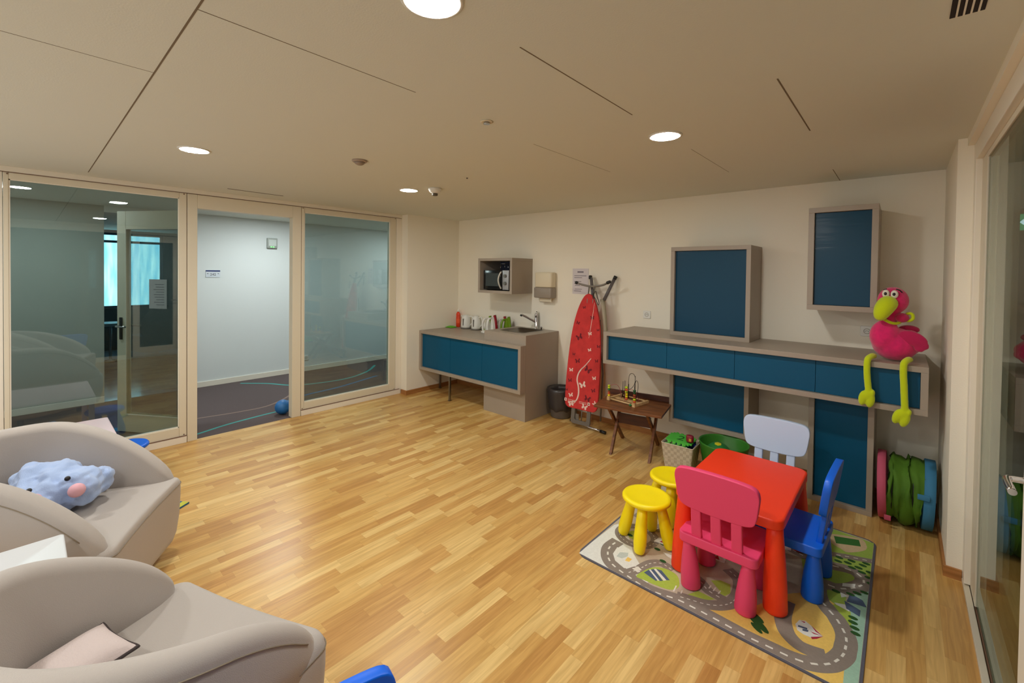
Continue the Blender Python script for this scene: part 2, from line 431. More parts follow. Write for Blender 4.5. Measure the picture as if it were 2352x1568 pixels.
ribbon(fc, [(-2.3, -2.30), (-2.0, -2.02), (-1.66, -1.82), (-1.50, -1.5), (-1.47, -1.02), (-1.7, -.55), (-2.05, -.2)], .045, -.0010, C_TEAL)
ribbon(fc, [(-.80, -2.3), (-.98, -1.9), (-1.06, -1.37), (-1.3, -.6)], .05, -.0009, C_BLUE)
ribbon(fc, [(-1.9, -4.3), (-1.5, -4.25), (-1.2, -4.1), (-1.1, -3.85), (-.9, -3.6)], .12, -.0008, C_BLUE)
fc.build('floor', kind=S)
cw = MB(); cw.box((XC-.15, -2.96, 0), (XC, 2.6, H)); cw.box((XC-.15, -3.79, 2.42), (XC, -2.96, H)); cw.build('wall_corridor', CWALL, kind=S)
MB().box((XC-.15, YE, 0), (XC, -3.79, H)).build('wall_corridor', mat('corridor_wall_shaded', (158, 162, 154), .85, bump=.2, bscale=140), kind=S)  # same corridor wall, colour darkened to stand in for the dimmer light here
MB().box((XC, 2.5, 0), (-.28, 2.6, H)).build('wall_corridor', CWALL, kind=S)
MB().box((XC, YE, 0), (-.28, YE+.1, H)).build('wall_corridor', CWALL, kind=S)
MB().box((-.30, -.0, 0), (-.28, 2.6, H)).build('wall_corridor', CWALL, kind=S)
cb = MB(); cb.box((XC, -2.96, 0), (XC+.014, 2.5, .075)); cb.box((XC, YE+.1, 0), (XC+.014, -3.79, .075)); cb.build('baseboard_corridor', FRAMEW, kind=S)
# lounge seen through the opening in the corridor wall
MB().box((-7.3, -5.5, -.1), (XC-.02, -.9, -.003)).build('floor', mat('lounge_floor', (150, 168, 184), .14, var=.1, vscale=8), kind=S)
LW = mat('lounge_wall', (70, 100, 116), .8)
lw_ = MB(); lw_.box((-7.3, -5.5, 0), (-7.15, -3.5, H)); lw_.box((-7.3, -2.42, 0), (-7.15, -.9, H)); lw_.box((-7.3, -3.5, 0), (-7.15, -2.42, .88)); lw_.box((-7.3, -3.5, 2.44), (-7.15, -2.42, H))
lw_.build('wall_lounge', LW, kind=S)
MB().box((-7.3, -5.6, 0), (XC-.15, -5.5, H)).build('wall_lounge', LW, kind=S)
MB().box((-7.3, -.9, 0), (XC-.15, -.8, H)).build('wall_lounge', LW, kind=S)
wo = MB(); wo.box((-7.25, -3.5, .88), (-7.2, -3.46, 2.44)); wo.box((-7.25, -2.46, .88), (-7.2, -2.42, 2.44)); wo.box((-7.25, -3.46, .88), (-7.2, -2.46, .92)); wo.box((-7.25, -3.46, 2.40), (-7.2, -2.46, 2.44)); wo.box((-7.25, -3.46, 2.24), (-7.2, -2.46, 2.29))
wob = wo.build('window_4', mat('blue_grey_frame', (60, 84, 108), .5), kind=S)
dayl = bpy.data.materials.new('daylight_behind_curtain'); dayl.use_nodes = True
_n = dayl.node_tree.nodes; _l = dayl.node_tree.links; _b = _n['Principled BSDF']; _b.inputs['Base Color'].default_value = (.3, .4, .45, 1); _b.inputs['Roughness'].default_value = 1
_tc = _n.new('ShaderNodeTexCoord'); _mp = _n.new('ShaderNodeMapping'); _mp.inputs['Scale'].default_value = (1, 9, 1.1); _no = _n.new('ShaderNodeTexNoise'); _no.inputs['Scale'].default_value = 1.3; _no.inputs['Detail'].default_value = 3
_rp = _n.new('ShaderNodeValToRGB'); _rp.color_ramp.elements[0].position = .35; _rp.color_ramp.elements[1].position = .68
_rp.color_ramp.elements[0].color = (.22, .60, .80, 1); _rp.color_ramp.elements[1].color = (.55, .93, 1, 1)
_l.new(_tc.outputs['Object'], _mp.inputs[0]); _l.new(_mp.outputs[0], _no.inputs['Vector']); _l.new(_no.outputs['Fac'], _rp.inputs['Fac']); _l.new(_rp.outputs['Color'], _b.inputs['Emission Color']); _b.inputs['Emission Strength'].default_value = 3.4
pv = MB(); pv.box((-7.235, -3.46, .92), (-7.225, -2.46, 2.40)); pv.build('pane', dayl, wob)
MB().box((-2.78, -2.955, 0), (-2.62, -2.90, 2.2)).build('trim_3', mat('teal_post', (30, 70, 84), .5), kind=S)

# right glazing ----------------------------------------------------------
x0, x1 = XR-.03, XR+.03
fr = MB(); fr.box((5.387, -1.008, .03), (XR+.05, -.9215, 2.455)); fr.box((5.387, YE+.1, 2.36), (XR+.05, -1.008, 2.455)); fr.build('trim_4', FRAMEW, kind=S, bevel=.003)
th = MB(); th.box((5.385, YE+.1, 0), (XR-.012, -.9215, .022), FRAME); th.box((XR-.012, YE+.1, 0), (XR+.0, -.94, .010), GROOVE); th.box((XR, YE+.1, 0), (XR+.07, -.93, .022), FRAME)
th.build('trim_5', kind=S, bevel=.002)
MB().box((5.36, YE+.1, 2.456), (XR+.06, -.9215, H)).build('trim_6', WALL, kind=S)
wr = MB(); wr.box((XR-.010, -1.20, .023), (XR+.03, -1.009, 2.359)); wr.box((XR-.010, -2.27, 2.33), (XR+.03, -1.20, 2.359))
wro = wr.build('window_5', FRAME, kind=S, bevel=.002)
MB().box((XR-.004, -2.27, .024), (XR+.008, -1.20, 2.33)).build('pane', GLASSR, wro)
dr = MB(); dr.box((XR-.012, -2.49, .024), (XR+.03, -2.285, 2.35)); dr.box((XR-.012, -3.1, .024), (XR+.03, -3.0, 2.35)); dr.box((XR-.012, -3.0, .024), (XR+.03, -2.49, .2)); dr.box((XR-.012, -3.0, 2.22), (XR+.03, -2.49, 2.35))
dro = dr.build('door_3', FRAMEW, kind=S, bevel=.004)
MB().box((XR+.004, -3.0, .2), (XR+.014, -2.49, 2.22)).build('pane', GLASSR, dro)
hh = MB(); hh.tube(smooth_path([(XR-.02, -2.405, 1.09), (XR-.052, -2.41, 1.09), (XR-.066, -2.43, 1.09), (XR-.068, -2.54, 1.09)], 5), .010, n=12); hh.rbox((XR-.020, -2.42, 1.0), (XR-.0125, -2.385, 1.16), .01)
hh.build('handle', CHROME, dro)
w6 = MB(); w6.box((XR-.02, YE+.1, .023), (XR+.03, YE+.16, 2.359)); w6.box((XR-.02, -3.20, .023), (XR+.03, -3.13, 2.359)); w6.box((XR-.02, YE+.16, .023), (XR+.03, -3.20, .08)); w6o = w6.build('window_6', FRAME, kind=S)
MB().box((XR-.004, YE+.16, .08), (XR+.008, -3.20, 2.359)).build('pane', GLASSR, w6o)
OW = mat('outer_wall_paint', (112, 112, 98), .85)
MB().box((XR+.06, YE, 0), (7.2, YE+.1, H)).build('wall_outer', OW, kind=S)  # unseen end wall added to keep world light out of the outer corridor
MB().box((7.2, YE, 0), (7.34, 3.1, H)).build('wall_outer', OW, kind=S)
MB().box((XR+.14, 3.0, 0), (7.2, 3.1, H)).build('wall_outer', OW, kind=S)
MB().box((XR+.14, .14, 0), (XR+.16, 3.0, H)).build('wall_outer', OW, kind=S)
# ---------------------------------------------------------------- ceiling fittings
LAMP = bpy.data.materials.new('lamp_diffuser'); LAMP.use_nodes = True
_b = LAMP.node_tree.nodes['Principled BSDF']; _b.inputs['Base Color'].default_value = (.9, .9, .9, 1)
_b.inputs['Emission Color'].default_value = (1, .985, .93, 1); _b.inputs['Emission Strength'].default_value = 270
LAMPC = LAMP.copy(); LAMPC.name = 'corridor_lamp_diffuser'; LAMPC.node_tree.nodes['Principled BSDF'].inputs['Emission Color'].default_value = (.93, 1, 1, 1)
LAMPC.node_tree.nodes['Principled BSDF'].inputs['Emission Strength'].default_value = 430
def downlight(x, y, label, m=LAMP, r=.078, group=None):
    t = thing('ceiling_light', label, 'ceiling light', (x, y, H), 0, group)
    MB().lathe([(r+.014, 0), (r+.014, -.003), (r+.008, -.006), (r, -.006), (r, -.001), (r, 0)], m=WHITEP, n=40).build('trim_ring', None, t)
    MB().lathe([(r-.001, -.001), (r-.001, -.0045), (r-.004, -.0055)], m=m, n=40).build('diffuser', None, t)
    return t
downlight(4.068, -3.665, 'round recessed ceiling light cut off by the top edge of the photo')
downlight(1.59, -3.707, 'round recessed ceiling light nearest the glass wall, left of the doorway')
downlight(4.081, -2.028, 'round recessed ceiling light above the kids table and blue storage')
downlight(1.526, -1.976, 'round recessed ceiling light beside the white smoke detector')
downlight(1.59, -5.42, 'round recessed ceiling light behind the viewpoint, on the glass wall side', group=None)
downlight(4.07, -5.42, 'round recessed ceiling light behind the viewpoint, on the right hand side')
downlight(-1.39, -2.043, 'round corridor ceiling light seen through the open doorway', LAMPC)
downlight(-1.42, -4.493, 'round corridor ceiling light seen through the left glass pane', LAMPC)
downlight(-1.40, .40, 'round corridor ceiling light far down beyond the right glass pane', LAMPC)
# smoke detector, alarm dome, sensor, nozzle, grille
t = thing('smoke_detector', 'white round smoke detector with a dark slotted tip on the ceiling', 'smoke detector', (1.80, -1.875, H))
MB().lathe([(.062, 0), (.062, -.016), (.056, -.02), (.056, -.024), (.050, -.036), (.030, -.046), (.028, -.048)], m=WHITEP).build('body', None, t)
MB().lathe([(.026, -.047), (.026, -.066), (.022, -.070)], m=mat('detector_slots', (96, 88, 74), .6)).build('sensor_tip', None, t)
t = thing('alarm_dome', 'small taupe dome fixture on the ceiling between the lights', 'alarm dome', (2.20, -2.862, H))
MB().lathe([(.052, 0), (.052, -.008), (.046, -.014)], m=mat('dome_grey', (168, 150, 134), .5)).build('base', None, t)
MB().lathe([(.040, -.0141), (.030, -.026), (.016, -.034), (.006, -.036)], m=mat('dome_grey2', (150, 134, 120), .5)).build('dome', None, t)
t = thing('sprinkler_head', 'chrome recessed sprinkler head with a shiny rim in the ceiling', 'sprinkler', (3.467, -2.845, H))
MB().lathe([(.032, 0), (.034, -.003), (.028, -.005)], m=CREAMP).build('rosette', None, t)
MB().lathe([(.014, -.0051), (.017, -.012), (.017, -.014)], m=CHROME).build('deflector', None, t)
tag(MB().lathe([(.008, 0), (.008, -.006), (.003, -.011)], (2.381, -1.996, H), GREYP, n=12).build('ceiling_nozzle'), 'tiny grey nozzle poking out of the ceiling right of the smoke detector', 'nozzle')
t = thing('alarm_dome', 'small grey dome on the corridor ceiling above the door sign', 'alarm dome', (-1.34, -2.90, H))
MB().lathe([(.05, 0), (.05, -.01), (.03, -.03), (.01, -.034)], m=mat('dome_grey2', (150, 134, 120), .5)).build('dome', None, t)
t = thing('air_grille', 'dark slotted air grille in the ceiling at the top right', 'air grille', (5.23, -3.0, H))
g = MB(); g.box((-.037, -.45, -.002), (.037, .42, 0), mat('grille_dark', (34, 24, 22), .8)); g.build('slots', None, t)
for i in range(4): MB().box((-.0245+.0155*i, -.45, -.004), (-.020+.0155*i, .42, -.0022)).build('bar', FRAMEW, t)

# ---------------------------------------------------------------- taupe and teal storage
def boxframe(name, x0, x1, y1, z0, z1, label, cat, fr=.04, depth=.035, panels=None, pm=TEAL, group=None, pname='door', y0=-.001):
    """open taupe frame box hung on the back wall, coloured fronts set back inside it"""
    t = thing(name, label, cat, ((x0+x1)/2, y0, z0), 0, group); cx = (x0+x1)/2
    X0, X1 = x0-cx, x1-cx; Z = z1-z0; Y = y1-y0
    b = MB(); b.box((X0, Y, 0), (X1, 0, fr)); b.box((X0, Y, Z-fr), (X1, 0, Z)); b.box((X0, Y, fr), (X0+fr, 0, Z-fr)); b.box((X1-fr, Y, fr), (X1, 0, Z-fr))
    b.box((X0+fr, Y+depth+.02, fr), (X1-fr, 0, Z-fr))
    b.build('body', TAUPE, t, bevel=.0015)
    ps = [X0+fr]+[p-cx for p in (panels or [])]+[X1-fr]
    for i in range(len(ps)-1):
        MB().box((ps[i]+.0012, Y+depth, fr+.0015), (ps[i+1]-.0012, Y+depth+.0195, Z-fr-.0015)).build(pname, pm, t, bevel=.001)
    return t
A0, A1, D, ZT, ZB = 2.919, 5.2385, -.661, 1.146, .835
boxframe('wall_sideboard', A0, A1, D, ZB, ZT, 'long wall-hung taupe sideboard with four blue drawer fronts under the pink bird toy', 'sideboard', .037, .035, [3.541, 4.101, 4.644], pname='drawer')
boxframe('wall_cupboard', 3.465, 4.148, -.377, ZT, 1.973, 'square blue-fronted cupboard in a taupe frame standing on the long sideboard', 'cupboard', .036, .03, None, FOIL)
boxframe('wall_cupboard', 4.555, 4.970, -.434, 1.459, 2.236, 'tall narrow blue cupboard in a taupe frame hung high at the right', 'cupboard', .038, .03, None, FOIL)
boxframe('wall_cupboard', 3.465, 4.148, -.359, .313, ZB, 'blue-fronted taupe cupboard hanging under the sideboard above the green tub', 'cupboard', .036, .03, None, TEAL)
boxframe('floor_cupboard', 4.583, 4.973, -.434, .0, ZB, 'tall blue-fronted taupe cupboard on the floor under the right end of the sideboard', 'cupboard', .036, .03, None, TEAL)
# microwave niche
t = thing('microwave_cabinet', 'small open taupe wall box holding the microwave', 'cabinet', (1.168, 0, 1.446))
b = MB(); X0, X1 = -.304, .304; Y = -.408; Z = .455; f = .035
for q0, q1 in (((X0, Y, 0), (X1, 0, f)), ((X0, Y, Z-f), (X1, 0, Z)), ((X0, Y, f), (X0+f, 0, Z-f)), ((X1-f, Y, f), (X1, 0, Z-f))): b.box(q0, q1, TAUPE)
b.box((X0+f, -.012, f), (X1-f, 0, Z-f), mat('niche_back', (60, 66, 92), .7))
b.build('body', None, t, bevel=.0015)
# microwave
t = thing('microwave', 'black and silver microwave inside the taupe wall box', 'microwave', (1.155, -.20, 1.482))
MB().rbox((-.225, -.150, .012), (.225, .17, .262), .01).build('body', BLACK, t)
MB().rbox((-.225, -.168, .012), (.118, -.151, .262), .006).build('door', mat('microwave_black', (14, 15, 17), .18), t)
MB().box((-.185, -.1695, .055), (.055, -.1682, .222)).build('door_window', mat('microwave_window', (58, 64, 64), .2), t)
MB().rbox((.120, -.168, .012), (.225, -.151, .262), .004).build('control_panel', mat('silver_panel', (176, 178, 182), .35, .4), t)
for z in (.19, .095): MB().tube([(.172, -.168, z), (.172, -.190, z)], .021, n=20).build('knob', STEEL, t)
h = MB(); h.tube(smooth_path([(.100, -.17, .245), (.085, -.19, .20), (.076, -.2, .137), (.085, -.19, .075), (.100, -.17, .025)], 5), .011, n=8); h.build('handle', mat('silver_handle', (190, 188, 178), .35, .3), t)
for x in (-.19, .19):
    for y in (-.12, .13): MB().tube([(x, y, 0), (x, y, .0125)], .012).build('foot', BLACK, t)
t = thing('grill_rack', 'small chrome wire rack standing on top of the microwave', 'rack', (1.18, -.22, 1.7452))
w = MB(); ring = [(.07*math.cos(a*math.pi/10), .07*math.sin(a*math.pi/10), .085) for a in range(21)]
w.tube(ring, .0025, n=6); w.tube([(-.07, 0, .085), (.07, 0, .085)], .0025, n=6); w.tube([(0, -.07, .085), (0, .07, .085)], .0025, n=6); w.build('grill', CHROME, t)
for k in range(3):
    a = k*2.1+.3; x, y = .07*math.cos(a), .07*math.sin(a); w = MB(); w.tube([(x*.9, y*.9, .085), (x*1.1, y*1.1, .003), (x*.75, y*.75, .003), (x*.6, y*.6, .085)], .0025, n=6); w.build('leg', CHROME, t)

# sink unit: low drawer box with tall sink block behind
E1, F1, F2, KT, KL, KB, P0 = 1.906, -.637, -.726, .993, .883, .332, 1.2305
t = thing('kitchen_cabinet', 'low taupe kitchen cabinet with three blue doors and thin steel legs', 'kitchen cabinet', (0, 0, 0))
b = MB(); f = .04
y1 = F2; yi = y1+.03
# outer shell: left part runs back to the wall, right part is a shallow front box ahead of the sink block
b.box((.002, yi+.02, KB), (P0-.002, -.001, KL)); b.box((P0-.002, yi+.02, KB), (E1-.001, F1-.001, KL))
b.box((.002, y1, KB), (E1-.001, yi+.02, KB+f)); b.box((.002, y1, KL-f), (E1-.001, yi+.02, KL)); b.box((.002, y1, KB+f), (.002+f, yi+.02, KL-f)); b.box((E1-.001-f, y1, KB+f), (E1-.001, yi+.02, KL-f))
b.build('body', TAUPE, t, bevel=.0015)
for a, c in ((.042, .649), (.649, 1.251), (1.251, E1-.041)):
    MB().box((a+.0015, yi, KB+f+.0015), (c-.0015, yi+.0195, KL-f-.0015)).build('door', TEAL, t, bevel=.001)
for x, y in ((.64, -.690), (.04, -.37)):
    lg = MB(); lg.box((x-.012, y-.012, .004), (x+.012, y+.012, KB)); lg.box((x-.02, y-.02, 0), (x+.02, y+.02, .004)); lg.build('leg', STEEL, t)
t = thing('sink_cabinet', 'taupe sink block reaching the floor at the end of the low cabinet', 'sink cabinet', (0, 0, 0))
SX0, SX1, SY0, SY1 = 1.345, 1.735, -.475, -.095
b = MB()
b.box((P0, F1, 0), (E1, -.001, KT-.17)); b.box((P0, F1, KT-.17), (SX0, -.001, KT)); b.box((SX1, F1, KT-.17), (E1, -.001, KT)); b.box((SX0, F1, KT-.17), (SX1, SY0, KT)); b.box((SX0, SY1, KT-.17), (SX1, -.001, KT))
b.build('body', TAUPE, t, weld=True)
s = MB(); o_ = rrect(SX0+.004, SY0+.004, SX1-.004, SY1-.004, .05, 5); o2 = rrect(SX0-.022, SY0-.022, SX1+.022, SY1+.022, .06, 5)
s.loft([[(x, y, KT+.0005) for x, y in o2], [(x, y, KT+.003) for x, y in inset(o2, .004)], [(x, y, KT+.0025) for x, y in o_], [(x, y, KT-.13) for x, y in inset(o_, .012)], [(x, y, KT-.148) for x, y in inset(o_, .04)]], STEEL, True, cap=False)
s.faces([(x, y, KT-.148) for x, y in inset(o_, .04)], [tuple(range(len(o_)))], STEEL)
s.build('basin', None, t)
MB().lathe([(.028, KT-.1478), (.03, KT-.145), (.02, KT-.144), (.005, KT-.146)], (1.54, -.285, 0), CHROME).build('drain', None, t)
t = thing('tap', 'chrome single-lever mixer tap with a raised spout behind the sink', 'tap', (1.585, -.05, KT+.0005))
MB().lathe([(.028, 0), (.028, .006), (.023, .012), (.023, .14), (.021, .15)], m=CHROME).build('body', None, t)
MB().tube(smooth_path([(0, -.005, .085), (-.03, -.05, .115), (-.08, -.13, .165), (-.105, -.17, .185)], 5), [.014]*11+[.013]*5, n=12, m=CHROME).build('spout', None, t)
MB().tube([(-.105, -.17, .187), (-.112, -.180, .168)], .014, m=BLACK, n=12).build('aerator', None, t)
lv = MB(); lv.lathe([(.022, .151), (.022, .190), (.018, .196)], m=CHROME); lv.tube([(0, .004, .18), (0, .012, .225)], [.012, .010], CHROME, n=10); lv.build('lever', None, t)
tag(MB().lathe([(.012, 0), (.012, .018), (.014, .02), (.014, .03), (.006, .034)], (1.665, -.045, KT+.0005), STEEL, n=16).build('drain_knob'), 'small metal drain control knob right of the tap', 'knob')

# things on the low worktop
t = thing('soap_bottle', 'red-orange dish soap bottle with a white cap in the corner', 'bottle', (.085, -.07, KL+.0005))
RED = mat('orange_red_plastic', (226, 62, 24), .3)
MB().lathe([(.034, 0), (.038, .01), (.038, .15), (.034, .165), (.038, .18), (.036, .20), (.020, .225), (.015, .23)], m=RED, sy=.7).build('body', None, t)
MB().lathe([(.014, .2302), (.014, .25), (.008, .256), (.006, .272), (.004, .276)], m=WHITEP, n=16).build('cap', None, t)
MB().lathe([(.0388, .06), (.0388, .125)], m=mat('bottle_label', (240, 92, 40), .4), sy=.71, cap=False).build('label', None, t)
cl = MB(); n = 14; pts = []
for j in range(n):
    for i in range(n):
        u, v = i/(n-1)-.5, j/(n-1)-.5; r = max(abs(u), abs(v))*2
        pts.append((u*.14, v*.11, .004+.03*(1-r)**.6*(.6+.8*abs(mnoise.noise(Vector((u*6, v*6, 1)))))))
cl.faces(pts, [(j*n+i, j*n+i+1, (j+1)*n+i+1, (j+1)*n+i) for j in range(n-1) for i in range(n-1)], mat('green_cloth', (96, 178, 40), .85), True)
c = cl.build('dishcloth'); c.location = (.075, -.20, KL+.001); so = c.modifiers.new('s', 'SOLIDIFY'); so.thickness = .003; so.offset = 0
tag(c, 'crumpled bright green dishcloth in front of the red soap bottle', 'cloth')
def kettle(x, y, rz, label, k=1.0, lidr=1.0):
    t = thing('electric_kettle', label, 'kettle', (x, y, KL+.0005), rz)
    MB().lathe([(.075*k, 0), (.078*k, .012), (.072*k, .016)], m=GREYP).build('base', None, t)
    MB().lathe([(.074*k, .0165), (.076*k, .03), (.070*k, .12), (.062*k*lidr, .185), (.058*k*lidr, .19)], m=WHITEP, n=32).build('body', None, t)
    MB().lathe([(.057*k*lidr, .1902), (.045*k*lidr, .202), (.012, .206)], m=WHITEP).build('lid', None, t)
    h = MB(); h.tube(smooth_path([(.058*k, 0, .178), (.095*k, 0, .186), (.116*k, 0, .16), (.112*k, 0, .09), (.078*k, 0, .045)], 5), .012, WHITEP, n=10, flat=.8); h.build('handle', None, t)
    MB().tube([(-.055*k, 0, .165), (-.085*k, 0, .186)], [.02, .012], WHITEP).build('spout', None, t)
    MB().box((.0, -.0775*k, .05), (.014, -.066*k, .15)).build('water_gauge', GREYP, t)
    return t
kettle(.30, -.105, .15, 'white electric kettle next to the red soap bottle, left one of the pair')
kettle(.515, -.10, .1, 'white electric kettle right one of the pair, beside the small white pot', .95, .82)
t = thing('small_pot', 'small white plastic pot with a green base beside the irons', 'pot', (.73, -.10, KL+.0005))
MB().lathe([(.05, 0), (.052, .03), (.050, .034)], m=mat('pale_green', (158, 196, 110), .5)).build('base', None, t)
MB().lathe([(.05, .0342), (.052, .09), (.042, .105), (.036, .125), (.030, .128)], m=WHITEP).build('body', None, t)
def iron(x, y, z, rz, label, bm_, accent, sc_=1.0):
    """steam iron standing on its heel, soleplate upright"""
    t = thing('steam_iron', label, 'iron', (x, y, z+.0005), rz)
    out = [(-.056, 0), (-.058, .05), (-.050, .12), (-.030, .19), (-.010, .238), (0, .25), (.010, .238), (.030, .19), (.050, .12), (.058, .05), (.056, 0)]
    out = [(a*sc_, b*sc_) for a, b in out]
    def plate(y0, y1, k, m, nm):
        v = [(a*k, y0, b*(1 if b < .01 else (k+1)/2)) for a, b in out]+[(a*k, y1, b*(1 if b < .01 else (k+1)/2)) for a, b in out]; n = len(out)
        q = MB(); q.faces(v, [tuple(range(n)), tuple(range(2*n-1, n-1, -1))]+[(i, (i+1) % n, n+(i+1) % n, n+i) for i in range(n)], m); q.build(nm, None, t, bevel=.002)
    plate(.040, .046, 1.0, STEEL, 'soleplate'); plate(.010, .0398, .96, accent, 'skirt'); plate(-.028, .0098, .78, bm_, 'body')
    h = MB(); h.tube(smooth_path([(0, -.028, .205*sc_), (0, -.062, .20*sc_), (0, -.085, .15*sc_), (0, -.088, .08*sc_), (0, -.075, .035*sc_), (0, -.028, .03*sc_)], 5), .0135, bm_, n=10); h.build('handle', None, t)
    h = MB(); h.rbox((-.045*sc_, -.095, .0), (.045*sc_, .008, .028), .012, WHITEP if bm_ is WHITEP else bm_); h.build('heel', None, t)
    return t
GRN = mat('lime_plastic', (112, 148, 20), .35); DRED = mat('dark_red_plastic', (150, 20, 40), .3)
iron(.86, -.20, KL, -.28, 'white steam iron with a lime green side, first of the four irons', WHITEP, GRN, .95)
iron(1.0, -.25, KL, -.22, 'white steam iron with a dark red side, second of the four irons', WHITEP, DRED, 1.05)
iron(1.03, -.085, KL, -.25, 'slim red and white steam iron, third of the four irons, behind its neighbours', WHITEP, DRED, .95)
iron(1.155, -.14, KL, -.30, 'lime green steam iron with a dark soleplate, last of the four, nearest the sink', GRN, GRN, .98)

# towel dispenser, notice, sockets
t = thing('paper_towel_dispenser', 'cream wall dispenser for paper towels right of the microwave box', 'dispenser', (1.73, -.001, 1.40))
MB().rbox((-.135, -.115, .135), (.135, 0, .325), .03).build('cover', CREAMP, t, label='cream upper cover')
MB().rbox((-.145, -.12, .0), (.135, 0, .134), .025).build('window', mat('smoked_plastic', (150, 140, 128), .25), t, label='grey translucent lower window')
pt = MB(); pt.box((-.07, -.075, -.045), (.11, -.07, -.001), mat('towel', (214, 204, 180), .9)); pt.build('paper_towel', None, t)
tag(MB().box((2.105, -.0035, 1.47), (2.33, -.001, 1.775)).build('wall_notice', PAPER), 'printed white sheet on the wall behind the ironing board top', 'notice')
wn = MB(); wn.box((2.175, -.0045, 1.725), (2.26, -.0036, 1.742))
for i, (a, c) in enumerate(((2.13, 2.30), (2.13, 2.24), (0, 0), (2.13, 2.23), (2.13, 2.22), (2.14, 2.21), (0, 0), (2.14, 2.24), (2.13, 2.23))):
    if a: wn.box((a, -.0042, 1.685-.023*i), (c, -.0036, 1.692-.023*i))
wn.build('print', INK, bpy.data.objects['wall_notice'])
def socket(M, label, two=False):
    t = thing('power_socket', label, 'socket'); t.matrix_world = M
    MB().rbox((-.041, -.041, 0), (.041, .041, .009), .006).build('plate', WHITEP, t)
    c = MB(); c.lathe([(.022, .0092), (.022, .0105), (.018, .0105), (.017, .0094)], m=mat('socket_ring', (176, 172, 160), .5), cap=False); c.build('ring', None, t)
    for x in (-.0095, 0, .0095): MB().tube([(x, .0 if x else .004, .0091), (x, 0 if x else .004, .0102)], .0028, m=DARKM, n=8).build('hole', None, t)
    return t
MW = lambda x, z: Matrix.Translation((x, -.001, z)) @ Matrix.Rotation(R(90), 4, 'X')
socket(MW(3.065, 1.283), 'white wall socket above the left end of the sideboard')
socket(MW(4.90, 1.285), 'white wall socket half hidden behind the pink bird toy')
socket(MW(2.86, .32), 'white wall socket low on the wall behind the small wooden table')
socket(Matrix.Translation((XC+.001, -1.27, .225)) @ Matrix.Rotation(R(90), 4, 'Y'), 'white socket low on the corridor wall beyond the glass')
# corridor sign 242 and emergency light
t = thing('room_sign', 'white door sign reading 242 with a navy top band on the corridor wall', 'sign', (XC+.001, -2.617, 1.645))
MB().box((0, -.09, -.052), (.006, .09, .052)).build('plate', mat('sign_white', (206, 214, 222), .4), t)
MB().box((.0061, -.09, .032), (.0075, .09, .052)).build('band', INKB, t)
TM = Matrix.Translation((.0062, 0, -.012)) @ Matrix.Rotation(R(90), 4, 'Z') @ Matrix.Rotation(R(90), 4, 'X')
textmesh('242', .05, 'lettering', INKD, t, TM)
ar = MB()
for s in (-1, 1): ar.faces([(.0066, s*.078, 0), (.0066, s*.060, .010), (.0066, s*.060, -.004)], [(0, 1, 2)], INKD)
ar.build('arrow', None, t)
t = thing('emergency_light', 'small grey emergency light box with a green indicator on the corridor wall', 'emergency light', (XC, -1.82, 2.14))
MB().rbox((0, -.075, -.08), (.05, .075, .08), .012).build('housing', mat('grey_housing', (158, 164, 158), .4), t)
MB().box((.051, -.055, -.045), (.053, .055, .055)).build('lens', mat('lens_pale', (196, 204, 200), .25), t)
for y in (-.02, .015): MB().ell((.052, y, -.062), (.004, .009, .006), mat('led_green', (60, 230, 70), .5, emit=(70, 255, 80), estr=6)).build('indicator', None, t)
# exit sign outside the right glazing
t = thing('exit_sign', 'green hanging exit sign with a white arrow seen through the right glass', 'exit sign', (5.945, 1.0, 2.18))
MB().box((-.165, -.015, -.065), (.165, .015, .065)).build('panel', mat('exit_green', (40, 130, 90), .4, emit=(40, 150, 100), estr=1.2), t)
a = MB(); a.box((-.115, -.0165, -.01), (-.07, -.0155, .01)); a.faces([(-.14, -.016, 0), (-.105, -.016, .034), (-.105, -.016, -.034)], [(0, 1, 2)])
a.build('arrow', mat('exit_white', (215, 235, 240), .4, emit=(200, 240, 255), estr=1.6), t)
a = MB(); a.box((-.045, -.0165, -.045), (-.03, -.0155, .045)); a.box((.0, -.0165, -.01), (.06, -.0155, .012)); a.ell((.045, -.016, .032), (.012, .001, .012)); a.build('pictogram', mat('exit_white', (0, 0, 0)), t)
MB().tube([(0, 0, .065), (0, 0, H-2.18)], .006, m=STEEL, n=8).build('hanger', None, t)
# corridor floor ball by the doorpost
tag(MB().ell((-.36, -2.42, .085), .085, mat('blue_ball', (34, 104, 168), .45)).build('ball'), 'blue ball on the corridor carpet beside the doorpost', 'ball')
# lounge furniture
t = thing('lounge_chair', 'dark teal round-backed lounge chair in front of the bright far window', 'armchair', (-5.9, -2.72, 0), R(200))
LT = mat('dark_teal_fabric', (18, 62, 82), .8)
MB().rbox((-.32, -.36, .12), (.36, .36, .42), .12).build('seat', LT, t)
bk = MB(); bk.ell((-.33, 0, .60), (.10, .46, .42), LT); bk.build('backrest', None, t)
MB().lathe([(.2, 0), (.2, .02), (.03, .03), (.03, .12)], m=CHROME).build('base', None, t)
t = thing('side_table', 'round white side table beside the dark teal lounge chair', 'side table', (-5.7, -3.42, 0))
MB().lathe([(.22, .66), (.24, .67), (.24, .70), (.22, .71)], m=mat('pale_blue_white', (170, 200, 214), .4), n=36).build('tabletop', None, t)
MB().lathe([(.15, 0), (.15, .015), (.02, .03), (.02, .66)], m=CHROME).build('leg', None, t)
